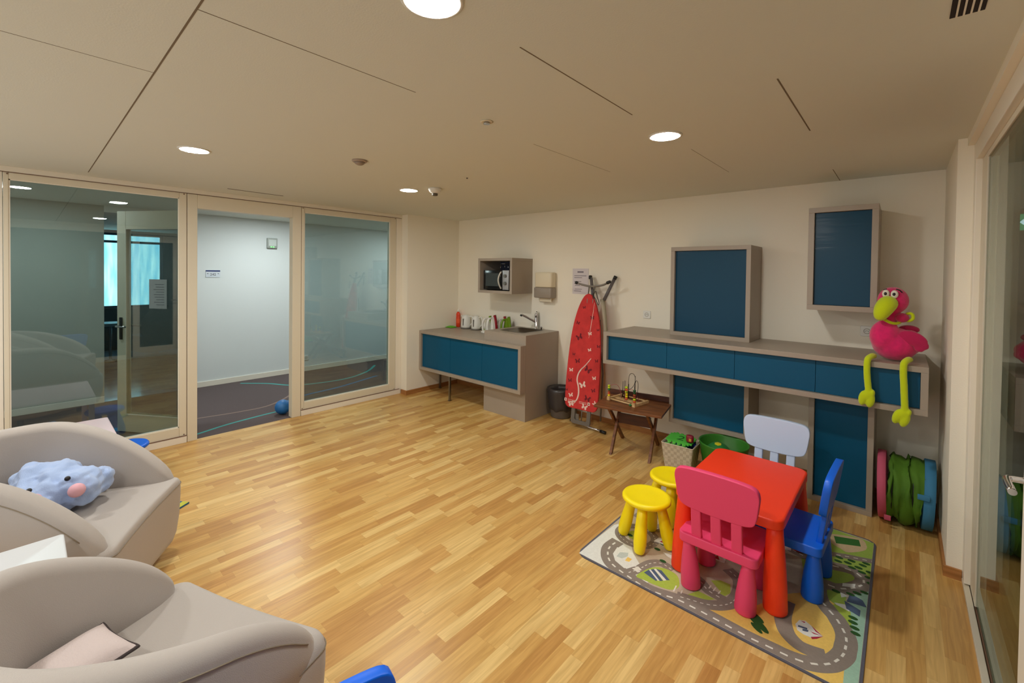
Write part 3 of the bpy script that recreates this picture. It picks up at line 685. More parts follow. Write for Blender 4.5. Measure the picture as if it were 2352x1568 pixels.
# ---------------------------------------------------------------- rug with a printed street map
RZ = .0092
RG = json_rug = {"white":[[3.658,-2.211],[3.675,-1.787],[3.716,-1.714],[3.912,-1.984],[4.007,-2.07],[4.123,-2.027],[4.067,-2.231]],"yellow":[[4.353,-2.223],[4.362,-2.137],[4.501,-2.058],[4.608,-1.869],[4.7,-1.701],[4.829,-1.637],[4.936,-1.789],[4.967,-1.933],[4.952,-2.073],[4.961,-2.188],[4.922,-2.224]],"green":[[4.631,-0.827],[4.735,-0.814],[5.021,-0.832],[5.023,-1.267],[5.015,-1.361],[4.911,-1.51],[4.92,-1.676],[4.879,-1.648],[4.81,-1.614],[4.73,-1.538],[4.668,-1.279]],"teal":[[5.007,-1.368],[5.007,-1.649],[5.001,-2.147],[4.959,-2.185],[4.96,-2.055],[4.977,-1.934],[4.959,-1.836],[4.921,-1.701],[4.919,-1.667],[4.936,-1.496]],"r_near":[[3.82,-1.448],[3.754,-1.666]],"r1":[[3.78,-1.934],[3.773,-2.029],[3.803,-2.103],[3.848,-2.15],[3.901,-2.173],[3.98,-2.191],[4.089,-2.21],[4.158,-2.204],[4.253,-2.177],[4.326,-2.176],[4.375,-2.176],[4.45,-2.179],[4.528,-2.183],[4.602,-2.186],[4.699,-2.18],[4.707,-2.18],[4.743,-2.179],[4.781,-2.173],[4.814,-2.164],[4.847,-2.146],[4.872,-2.126],[4.895,-2.101],[4.911,-2.074],[4.923,-2.047],[4.933,-2.017],[4.94,-1.986],[4.941,-1.952],[4.942,-1.914],[4.939,-1.878],[4.931,-1.846],[4.919,-1.816],[4.904,-1.787],[4.887,-1.755],[4.863,-1.728],[4.844,-1.7],[4.81,-1.654],[4.788,-1.55],[4.82,-1.499],[4.874,-1.492],[4.924,-1.446],[4.968,-1.373],[4.974,-1.312],[4.939,-1.265],[4.892,-1.261],[4.84,-1.278],[4.788,-1.296]],"r2":[[4.684,-1.79],[4.688,-1.917],[4.705,-1.988],[4.731,-2.039],[4.777,-2.074],[4.825,-2.075],[4.88,-2.06]],"r3":[[4.244,-2.152],[4.316,-2.129],[4.38,-2.107],[4.436,-2.065],[4.473,-2.001],[4.481,-1.904],[4.454,-1.797],[4.379,-1.74]],"r4":[[4.246,-1.929],[4.301,-1.955],[4.351,-1.996],[4.413,-2.009],[4.441,-2.01]],"r5":[[4.774,-1.167],[4.842,-1.136],[4.9,-1.109],[4.957,-1.088],[5.018,-1.063]],"r6":[[3.963,-2.175],[4.0,-2.092],[4.027,-2.001],[4.076,-1.955],[4.149,-1.97]],"ring":[[3.826,-1.831],[3.714,-1.924],[3.883,-1.946]],"g_island1":[[4.015,-2.159],[4.029,-2.082],[4.054,-2.023],[4.106,-1.986],[4.172,-1.989],[4.207,-2.027],[4.225,-2.084],[4.198,-2.134],[4.128,-2.153],[4.065,-2.158]],"g_island2":[[4.279,-2.108],[4.314,-2.038],[4.401,-2.04],[4.371,-2.078]],"g_island3":[[4.338,-1.905],[4.378,-1.868],[4.429,-1.866],[4.448,-1.935],[4.425,-2.004],[4.397,-1.954]],"w_island":[[3.82,-2.07],[3.809,-1.996],[3.861,-1.976],[3.924,-2.027],[3.969,-2.037],[3.977,-2.081],[3.934,-2.145],[3.862,-2.12]],"field_ring":[[4.77,-0.933],[4.798,-0.884],[4.928,-0.831],[4.964,-0.885],[4.96,-0.966],[4.886,-1.062],[4.845,-1.046],[4.8,-1.017]],"field":[[4.799,-0.91],[4.925,-0.853],[4.94,-0.932],[4.819,-0.998]],"mill":[[4.745,-1.943],[4.755,-1.899],[4.779,-1.886],[4.806,-1.903],[4.833,-1.92],[4.855,-1.94],[4.817,-1.987],[4.785,-1.989],[4.759,-1.98]],"mill_roof":[[[4.804,-1.901],[4.855,-1.94],[4.826,-1.93]],[[4.806,-1.945],[4.855,-1.941],[4.821,-1.952]],[[4.813,-1.983],[4.857,-1.939],[4.836,-1.977],[4.82,-1.994]],[[4.759,-1.9],[4.78,-1.894],[4.777,-1.905]]],"mill_dark":[[[4.757,-1.94],[4.793,-1.932],[4.793,-1.945],[4.757,-1.953]],[[4.776,-1.952],[4.799,-1.943],[4.799,-1.958],[4.778,-1.967]]],"cactus":[[[4.585,-2.087],[4.605,-2.066],[4.655,-2.071],[4.689,-2.095],[4.686,-2.111],[4.643,-2.127],[4.61,-2.113]],[[4.606,-2.099],[4.664,-2.118],[4.644,-2.135],[4.615,-2.125]]],"tent":[[[4.034,-2.101],[4.045,-2.059],[4.117,-2.11],[4.114,-2.121]],[[4.051,-2.054],[4.063,-2.034],[4.143,-2.094],[4.128,-2.107]],[[4.072,-2.025],[4.101,-2.015],[4.169,-2.062],[4.155,-2.075]]],"tentw":[[[4.045,-2.059],[4.051,-2.05],[4.129,-2.105],[4.119,-2.111]],[[4.063,-2.034],[4.071,-2.023],[4.155,-2.075],[4.145,-2.09]]],"truck":[[[3.849,-2.079],[3.845,-2.028],[3.886,-1.999],[3.899,-2.032],[3.883,-2.074]]],"trucko":[[[3.905,-2.08],[3.902,-2.038],[3.93,-2.039],[3.929,-2.074]]],"crossings":[[[4.214,-2.135],[4.209,-2.081],[4.215,-2.079],[4.221,-2.131]],[[4.25,-2.122],[4.247,-2.094],[4.252,-2.093],[4.256,-2.12]],[[4.348,-1.98],[4.349,-1.948],[4.355,-1.946],[4.355,-1.977]],[[4.372,-1.985],[4.373,-1.947],[4.379,-1.946],[4.378,-1.982]],[[4.398,-1.987],[4.401,-1.955],[4.406,-1.953],[4.405,-1.985]],[[3.967,-2.115],[3.983,-2.092],[4.017,-2.109],[4.008,-2.126]],[[3.974,-2.092],[3.987,-2.075],[4.016,-2.09],[4.01,-2.103]]],"village":[[[4.87,-1.637],[4.935,-1.605],[4.935,-1.662],[4.879,-1.648]],[[4.885,-1.523],[4.925,-1.527],[4.894,-1.566]],[[4.888,-1.425],[4.942,-1.386],[4.94,-1.425],[4.889,-1.457]],[[4.531,-0.95],[4.632,-0.856],[4.632,-0.969],[4.542,-1.01]],[[4.556,-1.23],[4.609,-1.221],[4.62,-1.287],[4.578,-1.307]],[[4.039,-1.847],[4.106,-1.84],[4.121,-1.878],[4.074,-1.869]]],"grey":[[[4.927,-1.494],[4.98,-1.516],[4.999,-1.565],[4.917,-1.584]],[[4.908,-1.583],[4.977,-1.613],[4.976,-1.668],[4.921,-1.646]]],"trees":[[4.85,-1.162],[4.849,-1.208],[4.908,-1.15],[4.893,-1.188],[4.975,-1.122],[4.961,-1.157],[4.915,-1.227],[4.944,-1.2],[4.961,-1.239],[4.996,-1.209],[4.994,-1.271],[4.928,-1.504],[4.954,-1.47],[4.984,-1.436],[4.952,-1.7],[4.954,-1.737],[4.963,-1.775],[4.969,-1.814],[4.868,-1.529],[5.005,-1.327],[4.002,-1.844],[4.074,-1.931],[4.007,-1.772],[3.808,-1.826],[4.532,-1.857]]}
RUGM = {k: mat('rug_'+k, c, .95, bump=.5, bscale=500, var=.05, vscale=90) for k, c in dict(base=(190, 178, 156), white=(226, 228, 222), yellow=(236, 200, 104), green=(160, 192, 84), teal=(160, 200, 178), road=(138, 128, 118), dash=(226, 224, 214), dark=(40, 86, 32), grass=(168, 192, 74), stripe=(78, 96, 124), red=(170, 34, 60), beige=(206, 184, 146), hem=(92, 92, 104), field=(52, 112, 46), pale=(190, 200, 196)).items()}
rug = thing('play_rug', 'rectangular childrens rug printed with roads, fields and houses', 'rug', (0, 0, 0))
rc = rrect(3.652, -2.220, 5.012, -.800, .06, 5)
hm = MB(); hm.prism(rc, 0, .0062); hm.build('hem', RUGM['hem'], rug)
rb = MB(); rin = rrect(3.664, -2.208, 5.0, -.812, .05, 5); rb.prism(rin, .0063, .0068, RUGM['base'])
zc = [.0068]
def clip(poly):
    """keep the printed shapes inside the rug"""
    X0, X1, Y0, Y1 = 3.665, 4.999, -2.207, -.813
    def cut(P, f, g):
        o = []
        for i in range(len(P)):
            a, b = P[i-1], P[i]; fa, fb = f(a), f(b)
            if (fa >= 0) != (fb >= 0):
                t = fa/(fa-fb); o.append((a[0]+(b[0]-a[0])*t, a[1]+(b[1]-a[1])*t))
            if fb >= 0: o.append(b)
        return o
    P = [tuple(p) for p in poly]
    for f in (lambda p: p[0]-X0, lambda p: X1-p[0], lambda p: p[1]-Y0, lambda p: Y1-p[1]): P = cut(P, f, None) if P else P
    return P
def patch(poly, m, smooth=False):
    zc[0] += .00002
    if smooth: poly = [(p.x, p.y) for p in smooth_path([(x, y, 0) for x, y in poly], 5, True)]
    P = clip(poly)
    if len(P) > 2: rb.faces([(x, y, zc[0]) for x, y in P], [tuple(range(len(P)))], RUGM[m])
def road(pts, w=.092):
    q_ = [pts[0]]
    for p in pts[1:]:
        if math.dist(p, q_[-1]) > .022: q_.append(p)
    pts = q_
    P = [(p.x, p.y) for p in smooth_path([(x, y, 0) for x, y in pts], 6)]
    zc[0] += .00002
    V = [Vector(p) for p in P]; LR = []
    for i, p in enumerate(V):
        d = (V[min(i+1, len(V)-1)]-V[max(i-1, 0)]); d = d.normalized() if d.length > 1e-9 else Vector((1, 0)); n = Vector((-d.y, d.x))*w/2
        LR.append((p-n, p+n))
    for i in range(len(P)-1):
        Q = clip([LR[i][0][:], LR[i+1][0][:], LR[i+1][1][:], LR[i][1][:]])
        if len(Q) > 2: rb.faces([(x, y, zc[0]) for x, y in Q], [tuple(range(len(Q)))], RUGM['road'])
    return P
def dashes(P, dl=.03, gap=.03, dw=.011):
    z = zc[0]+.00002; s = 0; on = True
    cur = [Vector(P[0])]; acc = 0; pos = 0; segs = []
    # walk along the polyline
    pts = [Vector(p) for p in P]; cum = [0]
    for i in range(1, len(pts)): cum.append(cum[-1]+(pts[i]-pts[i-1]).length)
    def at(s):
        for i in range(1, len(cum)):
            if cum[i] >= s:
                t = (s-cum[i-1])/max(cum[i]-cum[i-1], 1e-9); return pts[i-1].lerp(pts[i], t)
        return pts[-1]
    s = gap
    while s+dl < cum[-1]:
        a, b = at(s), at(s+dl); d = (b-a)
        if d.length > 1e-6:
            d.normalize(); n = Vector((-d.y, d.x))*dw/2; Q = clip([(a-n)[:], (b-n)[:], (b+n)[:], (a+n)[:]])
            if len(Q) > 2: rb.faces([(x, y, z) for x, y in Q], [tuple(range(len(Q)))], RUGM['dash'])
        s += dl+gap
patch(RG['white'], 'white'); patch(RG['yellow'], 'yellow', True)
patch([(4.26, -2.207), (4.34, -2.10), (4.6, -1.95), (4.75, -1.62), (4.93, -1.62), (4.97, -2.0), (4.955, -2.207)], 'yellow')
patch(RG['green'], 'green'); patch([(4.945, -2.0), (5.0, -2.0), (5.0, -2.165), (4.985, -2.19), (4.952, -2.205)], 'teal'); patch(RG['teal'], 'teal')
patch([(4.845, -1.70), (4.90, -1.60), (4.94, -1.66), (4.96, -1.86), (4.93, -1.84)], 'grass')
patch(RG['g_island1'], 'grass', True); patch(RG['g_island2'], 'grass'); patch(RG['g_island3'], 'grass')
patch([(3.98, -1.25), (4.3, -1.1), (4.55, -1.3), (4.3, -1.5)], 'green', True); patch([(3.75, -.95), (4.1, -.9), (4.0, -1.15)], 'grass', True)
ring = [(3.845+.115*math.cos(a*math.pi/12), -1.80+.105*math.sin(a*math.pi/12)) for a in range(25)]
paths = []
paths.append(road(RG['r1'], .085)); paths.append(road(RG['r2'], .075)); paths.append(road(RG['r3'], .07)); paths.append(road(RG['r4'], .06)); paths.append(road(RG['r5'], .05)); paths.append(road(RG['r6'], .06)); paths.append(road(ring, .055))
paths.append(road([(3.9, -1.66), (4.0, -1.4), (4.2, -1.25), (4.45, -1.2), (4.65, -1.28), (4.76, -1.30)], .07)); paths.append(road([(3.75, -1.6), (3.78, -1.2), (3.95, -.98), (4.3, -.92), (4.6, -.98)], .07))
for p, (dl, gap, dw) in zip(paths, ((.03, .028, .010), (.0, 9, .01), (.016, .016, .005), (.018, .02, .006), (.022, .022, .006), (.016, .016, .005), (.014, .016, .004), (.02, .02, .006), (.02, .02, .006))):
    if dl: dashes(p, dl, gap, dw)
zc[0] += .00004
patch([(3.845+.06*math.cos(a*.5236), -1.80+.055*math.sin(a*.5236)) for a in range(12)], 'grass')
patch(RG['g_island1'], 'grass', True)
patch(RG['w_island'], 'white'); patch(RG['field_ring'], 'beige', True); patch(RG['field'], 'field')
patch(RG['mill'], 'white')
for k, m in (('mill_roof', 'red'), ('mill_dark', 'stripe'), ('tent', 'stripe'), ('tentw', 'white'), ('truck', 'pale'), ('trucko', 'yellow'), ('crossings', 'dash'), ('village', 'white'), ('grey', 'stripe')):
    for p in RG[k]: patch(p, m)
for cx_, cy_, a_, b_ in ((4.605, -2.06, .07, .021), (4.60, -2.025, .036, .013), (4.61, -2.10, .036, .013)):
    patch([(cx_+a_*math.cos(k*.5236)*.80-b_*math.sin(k*.5236)*.6, cy_-a_*math.cos(k*.5236)*.6-b_*math.sin(k*.5236)*.80) for k in range(12)], 'dark')
for i, (x, y) in enumerate(RG['trees']):
    patch([(x+.020*math.cos(a*.6283), y+.013*math.sin(a*.6283)) for a in range(10)], 'dark')
for x, y, m in ((4.1, -1.62, 'beige'), (4.3, -1.68, 'white'), (4.42, -1.45, 'beige'), (4.0, -1.75, 'white'), (4.55, -1.5, 'yellow'), (3.95, -1.2, 'white'), (4.25, -1.35, 'pale')):
    patch([(x-.05, y-.03), (x+.05, y-.02), (x+.045, y+.035), (x-.04, y+.03)], m); patch([(x-.02, y-.01), (x+.02, y-.01), (x, y+.03)], 'red')
rb.build('printed_top', None, rug)

# ---------------------------------------------------------------- kids furniture
def plast(name, c, r=.35): return mat(name, c, r, bump=.04, bscale=300)
P_RED = plast('red_table_plastic', (250, 62, 20), .45); P_PINK = plast('pink_plastic', (232, 68, 116), .5); P_BLUE = plast('blue_plastic', (0, 100, 228), .4); P_WHITE = plast('pale_blue_white_plastic', (196, 214, 242), .5); P_YEL = plast('yellow_plastic', (255, 232, 0), .4)
def cone_leg(a, b, r0, r1, name, m, par, foot=True):
    a, b = Vector(a), Vector(b); q = MB(); n = 9
    pts = [a, a.lerp(b, .015), a.lerp(b, .04), a.lerp(b, .3), a.lerp(b, .6), a.lerp(b, .9), b]; rr = [r0*.86, r0*.97, r0, r0*.9+r1*.1, r0*.55+r1*.45, r1*1.03, r1]
    return q.tube(pts, rr, m, n=22).build(name, None, par)
def kids_chair(label, loc, rz, m, group='chairs round the kids table'):
    """faces local +Y"""
    t = thing('kids_chair', label, 'kids chair', loc, rz, None)
    s = MB(); out = rrect(-.195, -.175, .195, .175, .034, 5)
    s.loft([[(x, y, z) for x, y in inset(out, e)] for z, e in ((.25, .006), (.2515, .0015), (.254, 0), (.256, 0), (.293, 0), (.2955, .0004), (.2985, .002), (.3, .0055))], m)
    s.build('seat', None, t)
    for sx in (-1, 1):
        for sy in (-1, 1): cone_leg((sx*.135, sy*.128, 0), (sx*.148, sy*.135, .252), .051, .029, 'leg', m, t)
    # slats and panel lean backwards a little
    for x in (-.10, 0, .10):
        q = MB(); w = .026
        q.loft([[(x-w, y-.014, z), (x+w, y-.014, z), (x+w, y+.014, z), (x-w, y+.014, z)] for z, y in ((.29, -.150), (.38, -.162), (.49, -.176))], m, False); q.build('slat', None, t, bevel=.006)
    p = MB(); pr = smooth_path([(-.160, .462, 0), (-.10, .452, 0), (0, .449, 0), (.10, .452, 0), (.160, .462, 0), (.187, .490, 0), (.202, .575, 0), (.205, .63, 0), (.185, .665, 0), (.12, .676, 0), (0, .679, 0), (-.12, .676, 0), (-.185, .665, 0), (-.205, .63, 0), (-.202, .575, 0), (-.187, .490, 0)], 3, True)
    def Y(z): return -.165-(z-.42)*.13
    rings = []
    for off, e in ((-.018, .0045), (-.0172, .0012), (-.015, 0), (.015, 0), (.0172, .0012), (.018, .0045)):
        k = 1-e/.2
        rings.append([(v.x*k, Y(v.y)+off, .565+(v.y-.565)*(1-e/.115)) for v in pr])
    p.loft(rings, m); p.build('backrest', None, t)
    return t
TX, TY = 4.415, -1.57
t = thing('kids_table', 'red plastic rectangular kids table with tapered legs on the rug', 'kids table', (TX, TY, RZ))
s = MB(); out = rrect(-.272, -.405, .272, .405, .06, 6)
s.loft([[(x, y, z) for x, y in inset(out, e)] for z, e in ((.432, .010), (.4335, .003), (.437, 0), (.440, 0), (.474, 0), (.478, .001), (.4815, .004), (.4835, .010))], P_RED); s.build('tabletop', None, t)
for sx in (-1, 1):
    for sy in (-1, 1): cone_leg((sx*.238, sy*.345, 0), (sx*.228, sy*.340, .4325), .056, .038, 'leg', P_RED, t)
c0 = kids_chair('pink plastic kids chair seen from behind at the near end of the red table', (4.405, -1.895, RZ), 0, P_PINK)
def kc(label, loc, rz, m): 
    c = dup(c0, loc, rz, label); recolor(c, {P_PINK: m}); return c
kc('blue plastic kids chair on the right hand side of the red table', (4.655, -1.540, RZ), R(88), P_BLUE)
kc('pale blue-white plastic kids chair at the far end of the red table', (4.445, -1.055, RZ), R(180), P_WHITE)
kc('blue plastic kids chair with only its backrest corner showing at the bottom edge', (4.268, -4.048, 0), R(-101.5), P_BLUE)
def kids_stool(label, loc, rz, m):
    t = thing('kids_stool', label, 'kids stool', loc, rz)
    MB().lathe([(.10, .262), (.140, .266), (.150, .276), (.150, .288), (.143, .298), (.128, .300), (.118, .2965), (.06, .2955)], m=m, n=44).build('seat', None, t)
    for k in range(4):
        a = R(45+90*k); c, s_ = math.cos(a), math.sin(a)
        q = MB(); pts = [Vector((c*(.150-.062*u), s_*(.150-.062*u), .002+.262*u)) for u in (0, .02, .06, .2, .35, .5, .75, 1)]
        q.tube(pts, [.022, .028, .033, .0385, .039, .037, .032, .028], m, n=18); q.build('leg', None, t)
    return t
kids_stool('round yellow plastic kids stool nearest the rug corner, fully in view', (3.915, -1.820, RZ), R(-35), P_YEL)
s2 = kids_stool('round yellow plastic kids stool partly hidden behind the pink chair back', (3.925, -1.43, RZ), R(-28), P_YEL)
s3 = kids_stool('blue plastic kids stool mostly hidden behind the upper beige armchair', (.50, -3.93, 0), R(20), P_BLUE)

# ---------------------------------------------------------------- ironing board
bd = thing('ironing_board', 'folded ironing board with a red butterfly cover leaning upright against the wall', 'ironing board', (2.475, -.345, .0), R(3))
LEAN = .115
def bp_(x, h, d=0): return (x, LEAN*h*1.0+d, .210+h*.984)      # along the leaning board
half = [(0, .150), (.012, .178), (.04, .197), (.10, .205), (.25, .209), (.42, .207), (.62, .198), (.80, .184), (.95, .163), (1.08, .133), (1.18, .100), (1.25, .065), (1.285, .035), (1.30, 0)]
hp = smooth_path([(w, h, 0) for h, w in half], 4); outl = [(v.x, v.y) for v in hp]+[(-v.x, v.y) for v in reversed(hp[:-1])]
REDC = mat('red_cover_fabric', (198, 50, 50), .85, bump=.3, bscale=500, var=.12, vscale=14)
cv = MB(); cv.loft([[bp_(x*(1-e*3), h*(1-e)+e*.6, d) for x, h in outl] for d, e in ((.006, .006), (-.008, 0), (-.022, .0), (-.026, .008))], REDC)
WHC = mat('cover_white_print', (232, 206, 196), .85); DKC = mat('cover_dark_print', (110, 20, 34), .85)
def bfly(x, h, s, m, rot=0, z=-.0266):
    pts = []
    for a, b in ((0, 0), (.25, .35), (.6, .85), (1, .9), (1.05, .5), (.7, .1), (.9, -.3), (.75, -.75), (.35, -.7), (.08, -.2)): pts.append((a, b))
    for sg in (1, -1):
        P = [Vector((a*sg*s, b*s, 0)) for a, b in pts]; c, q = math.cos(rot), math.sin(rot)
        P = [(x+p.x*c-p.y*q, h+p.x*q+p.y*c) for p in P]
        cv.faces([bp_(a, b, z) for a, b in P], [tuple(range(len(P)))], m)
for x, h, s, m, r_ in ((-.04, 1.14, .018, DKC, .2), (.07, 1.03, .024, DKC, .1), (-.105, .96, .022, DKC, -.3), (-.075, .80, .038, DKC, .5), (.055, .85, .022, WHC, .2), (.065, .67, .020, WHC, .3), (-.13, .60, .018, DKC, 0), (.16, .56, .02, DKC, .2), (-.075, .53, .030, DKC, .2),
                     (.06, .45, .040, DKC, -.5), (-.15, .42, .024, WHC, .1), (.145, .37, .022, WHC, .2), (.01, .275, .038, WHC, .4), (-.155, .30, .024, DKC, .2), (.145, .235, .024, DKC, .3), (-.13, .14, .026, WHC, .3), (.08, .135, .036, DKC, -.2), (.17, .10, .022, WHC, .9), (-.19, .19, .016, DKC, 0),
                     (-.12, -.0+.045, .034, WHC, .3), (.05, .04, .034, WHC, -.3), (.17, .72, .02, DKC, 0), (.15, .90, .016, DKC, .1)): bfly(x, h, s, m, r_)
def strp(pts, w, m, z=-.0268):
    P = smooth_path([(a, b, 0) for a, b in pts], 6); k = len(P); vs = []
    for i, p in enumerate(P):
        d = (P[min(i+1, k-1)]-P[max(i-1, 0)]).normalized(); n = Vector((-d.y, d.x, 0))*w/2*(.5+.9*math.sin(math.pi*i/(k-1)))
        vs += [bp_((p+n).x, (p+n).y, z), bp_((p-n).x, (p-n).y, z)]
    cv.faces(vs, [(2*i, 2*i+1, 2*i+3, 2*i+2) for i in range(k-1)], m)
strp([(.09, .58), (.03, .50), (-.04, .42), (-.065, .33), (-.04, .24), (-.035, .16), (-.06, .09), (-.12, .065), (-.16, .062)], .012, WHC)
strp([(.075, .55), (.0, .47), (-.05, .39)], .005, WHC); strp([(-.06, .09), (-.08, .045), (-.12, .0)+()] if 0 else [(-.06, .09), (-.08, .06), (-.12, .03)], .005, WHC); strp([(.085, 1.20), (.065, .98), (.045, .80)], .004, WHC)
for x in (-.195, .10):
    cv.faces([bp_(x-.014, .065, -.0268), bp_(x+.016, .065, -.0268), bp_(x+.016, .097, -.0268), bp_(x-.014, .097, -.0268)], [(0, 1, 2, 3)], WHC); cv.faces([bp_(x-.005, .075, -.027), bp_(x+.008, .075, -.027), bp_(x+.008, .088, -.027), bp_(x-.005, .088, -.027)], [(0, 1, 2, 3)], DKC)
for a, b in ((-.165, -.06), (-.02, .075)):
    for hh_ in (.071, .086): cv.faces([bp_(a, hh_, -.0268), bp_(b, hh_-.002, -.0268), bp_(b, hh_+.002, -.0268), bp_(a, hh_+.004, -.0268)], [(0, 1, 2, 3)], WHC)
cv.build('cover', None, bd)
BT = mat('grey_tube', (122, 116, 108), .4, .3)
# iron rest at the bottom
ir = MB(); o_ = rrect(-.115, -.165, .125, .075, .03, 5); i_ = rrect(-.070, -.125, .080, .035, .02, 5); n = len(o_)
def ib(x, h, d): return (x, -.004+LEAN*(h)+d, .210+h*.984)
vs = [ib(x, h, -.014) for x, h in o_]+[ib(x, h, -.014) for x, h in i_]+[ib(x, h, .006) for x, h in o_]+[ib(x, h, .006) for x, h in i_]
fs = []
for i in range(n):
    j = (i+1) % n; fs += [(i, j, n+j, n+i), (2*n+j, 2*n+i, 3*n+i, 3*n+j), (j, i, 2*n+i, 2*n+j), (n+i, n+j, 3*n+j, 3*n+i)]
ir.faces([(x, y, max(z, .008)) for x, y, z in vs], fs, mat('iron_rest_grey', (104, 98, 90), .45)); ir.build('iron_rest', None, bd, bevel=.002)
q = MB(); q.tube([ib(.012, -.13, .0), ib(.012, .04, .0)], .006, BT); q.box((-.07, -.012, .085), (-.025, -.004, .15), BT); q.build('rest_brace', None, bd)
# leg frames with rubber ends, above and below
lg = MB(); lg.tube([(-.145, .115, 1.50), (-.115, .135, 1.60+.0), (-.06, .14, 1.57)], .004, BT) if 0 else None
q = MB(); arch = smooth_path([(-.165, .155, 1.605), (-.09, .158, 1.585), (.02, .160, 1.572), (.15, .158, 1.588), (.235, .155, 1.625)], 5); q.tube(arch, .0115, BT, n=10)
q.tube([(-.01, .160, 1.573), (-.01, .12, 1.42), (-.01, .10, 1.1)], .007, BT); q.tube([(.06, .160, 1.577), (.06, .12, 1.42), (.06, .10, 1.1)], .007, BT)
q.tube([(-.03, .30, 1.44), (-.06, .30, 1.62)], .013, BT); q.build('frame', None, bd) if 0 else q.build('frame', None, bd)
for a, b in (((-.19, .154, 1.612), (-.155, .155, 1.603)), ((.205, .155, 1.612), (.255, .155, 1.632))): MB().tube([a, Vector(a).lerp(Vector(b), .2), Vector(a).lerp(Vector(b), .8), b], [.013, .019, .017, .012], BLACK, n=12).build('rubber_foot', None, bd)
for xa, xb in ((.02, -.060), (.155, .235)):
    q = MB(); q.tube([(xa, .20, 1.42), (xb, .29, 1.665)], .0185, mat('dark_tube', (98, 94, 96), .5), n=12); q.build('leg', None, bd)
    q = MB(); q.tube([(xb-.006 if xb < 0 else xb, .285, 1.655), (xb-.012 if xb < 0 else xb+.012, .295, 1.69)], .0205, BLACK, n=12); q.build('rubber_foot', None, bd)
for xs in (-.14, .17):
    q = MB(); q.tube([(xs*.75, .16, 1.20), (xs, .17, .6), (xs, .13, .08)], .010, BT, n=8); q.build('leg', None, bd)
q = MB(); q.tube([(-.17, .05, .035), (.29, .0, .018)], .012, CHROME, n=10); q.build('foot_bar', None, bd)
MB().tube([(.235, .006, .020), (.30, -.002, .018)], .017, BLACK, n=12).build('rubber_foot', None, bd)
lin_ = MB(); pts = [(.135, .0, 1.43), (.16, .0, 1.35), (.185, .0, 1.2), (.212, 0, 1.0), (.216, 0, .9)]
lin_.loft([[(x-.02, .03+LEAN*(z-.175)+0, z), (x+.012, .035+LEAN*(z-.175), z), (x+.014, .075+LEAN*(z-.175), z), (x-.02, .075+LEAN*(z-.175), z)] for x, y, z in pts], mat('cover_lining', (176, 168, 146), .9)); lin_.build('cover_lining', None, bd)
st = MB(); st.tube(smooth_path([(.07, .10, 1.44), (.085, .09, 1.50), (.11, .09, 1.52), (.13, .09, 1.46), (.15, .09, 1.40), (.14, .09, 1.37), (.115, .09, 1.42), (.09, .09, 1.46)], 4), .004, BLACK, n=6); st.build('drawstring', None, bd)

# wastebin with bag
t = thing('waste_bin', 'grey waste bin lined with a black plastic bag beside the ironing board', 'waste bin', (2.078, -.172, 0))
MB().lathe([(.098, 0), (.110, .01), (.135, .30), (.137, .305), (.128, .305), (.105, .012)], m=mat('bin_grey', (104, 100, 98), .5), n=36).build('bin', None, t)
BAG = mat('black_bag', (56, 53, 54), .3)
g = MB(); n = 48; rings = []
for z, r in ((.085, .120), (.095, .128), (.13, .134), (.17, .143), (.22, .144), (.27, .150), (.30, .152), (.318, .146), (.318, .130), (.28, .118), (.20, .110), (.12, .104)):
    rings.append([((r+.007*mnoise.noise(Vector((math.cos(2*math.pi*k/n)*3, math.sin(2*math.pi*k/n)*3, z*16)))+.004*math.sin(k*1.7+z*30))*math.cos(2*math.pi*k/n), (r+.007*mnoise.noise(Vector((math.cos(2*math.pi*k/n)*3, math.sin(2*math.pi*k/n)*3, z*16))))*math.sin(2*math.pi*k/n), z+(.012*math.sin(k*.8) if .07 < z < .09 else 0)) for k in range(n)])
g.loft(rings, BAG, cap=False); g.faces([rings[-1][k] for k in range(n)], [tuple(range(n))], BAG); g.build('bin_bag', None, t); t.scale = (1.1, 1.1, 1.09)

# ---------------------------------------------------------------- small folding wooden table and bead maze
WD = woodmat('dark_teak', (96, 54, 28), (136, 84, 46), (5, 30, 30), .4); WDD = woodmat('dark_teak_lip', (64, 30, 16), (88, 44, 24), (5, 30, 30), .5)
t = thing('folding_table', 'small dark wooden folding tray table with crossed legs under the sideboard', 'side table', (3.212, -.570, 0), R(11))
MB().box((-.31, -.265, .458), (.31, .220, .480)).build('tabletop', WD, t, bevel=.003)
MB().box((-.31, .200, .4805), (.31, .220, .530)).build('back_lip', WDD, t, bevel=.002)
for x in (-.19, .17):
    for s in (1, -1):
        xo = x+(.0125 if s > 0 else -.0125)
        q = MB(); q.loft([[(xo-.011, y-.026, z), (xo+.011, y-.026, z), (xo+.011, y+.026, z), (xo-.011, y+.026, z)] for y, z in ((.10-.235*s, 0), (.02+.18*s, .4575))], WD, False); q.build('leg', None, t)
MB().box((-.165, .05, .25), (.145, .072, .345)).build('crossbar', WDD, t)
PINE = woodmat('pale_wood', (196, 158, 106), (220, 186, 134), (6, 40, 40), .5)
m = thing('bead_maze', 'wooden bead maze toy with coloured beads on black wires on the small table', 'toy', (3.140, -.555, .4805), R(-8)); m.scale = (1.08, 1.08, 1.1)
b = MB(); b.box((-.145, -.105, 0), (-.125, .105, .022)); b.box((.125, -.105, 0), (.145, .105, .022)); b.tube([(-.125, -.095, .012), (.125, -.095, .012)], .007); b.tube([(-.125, .095, .012), (.125, .095, .012)], .007); b.box((-.147, -.115, 0), (-.12, -.09, .034)); b.box((.12, -.115, 0), (.147, -.09, .034)); b.box((-.125, -.02, .0), (.125, .02, .012)); b.build('wooden_base', PINE, m)
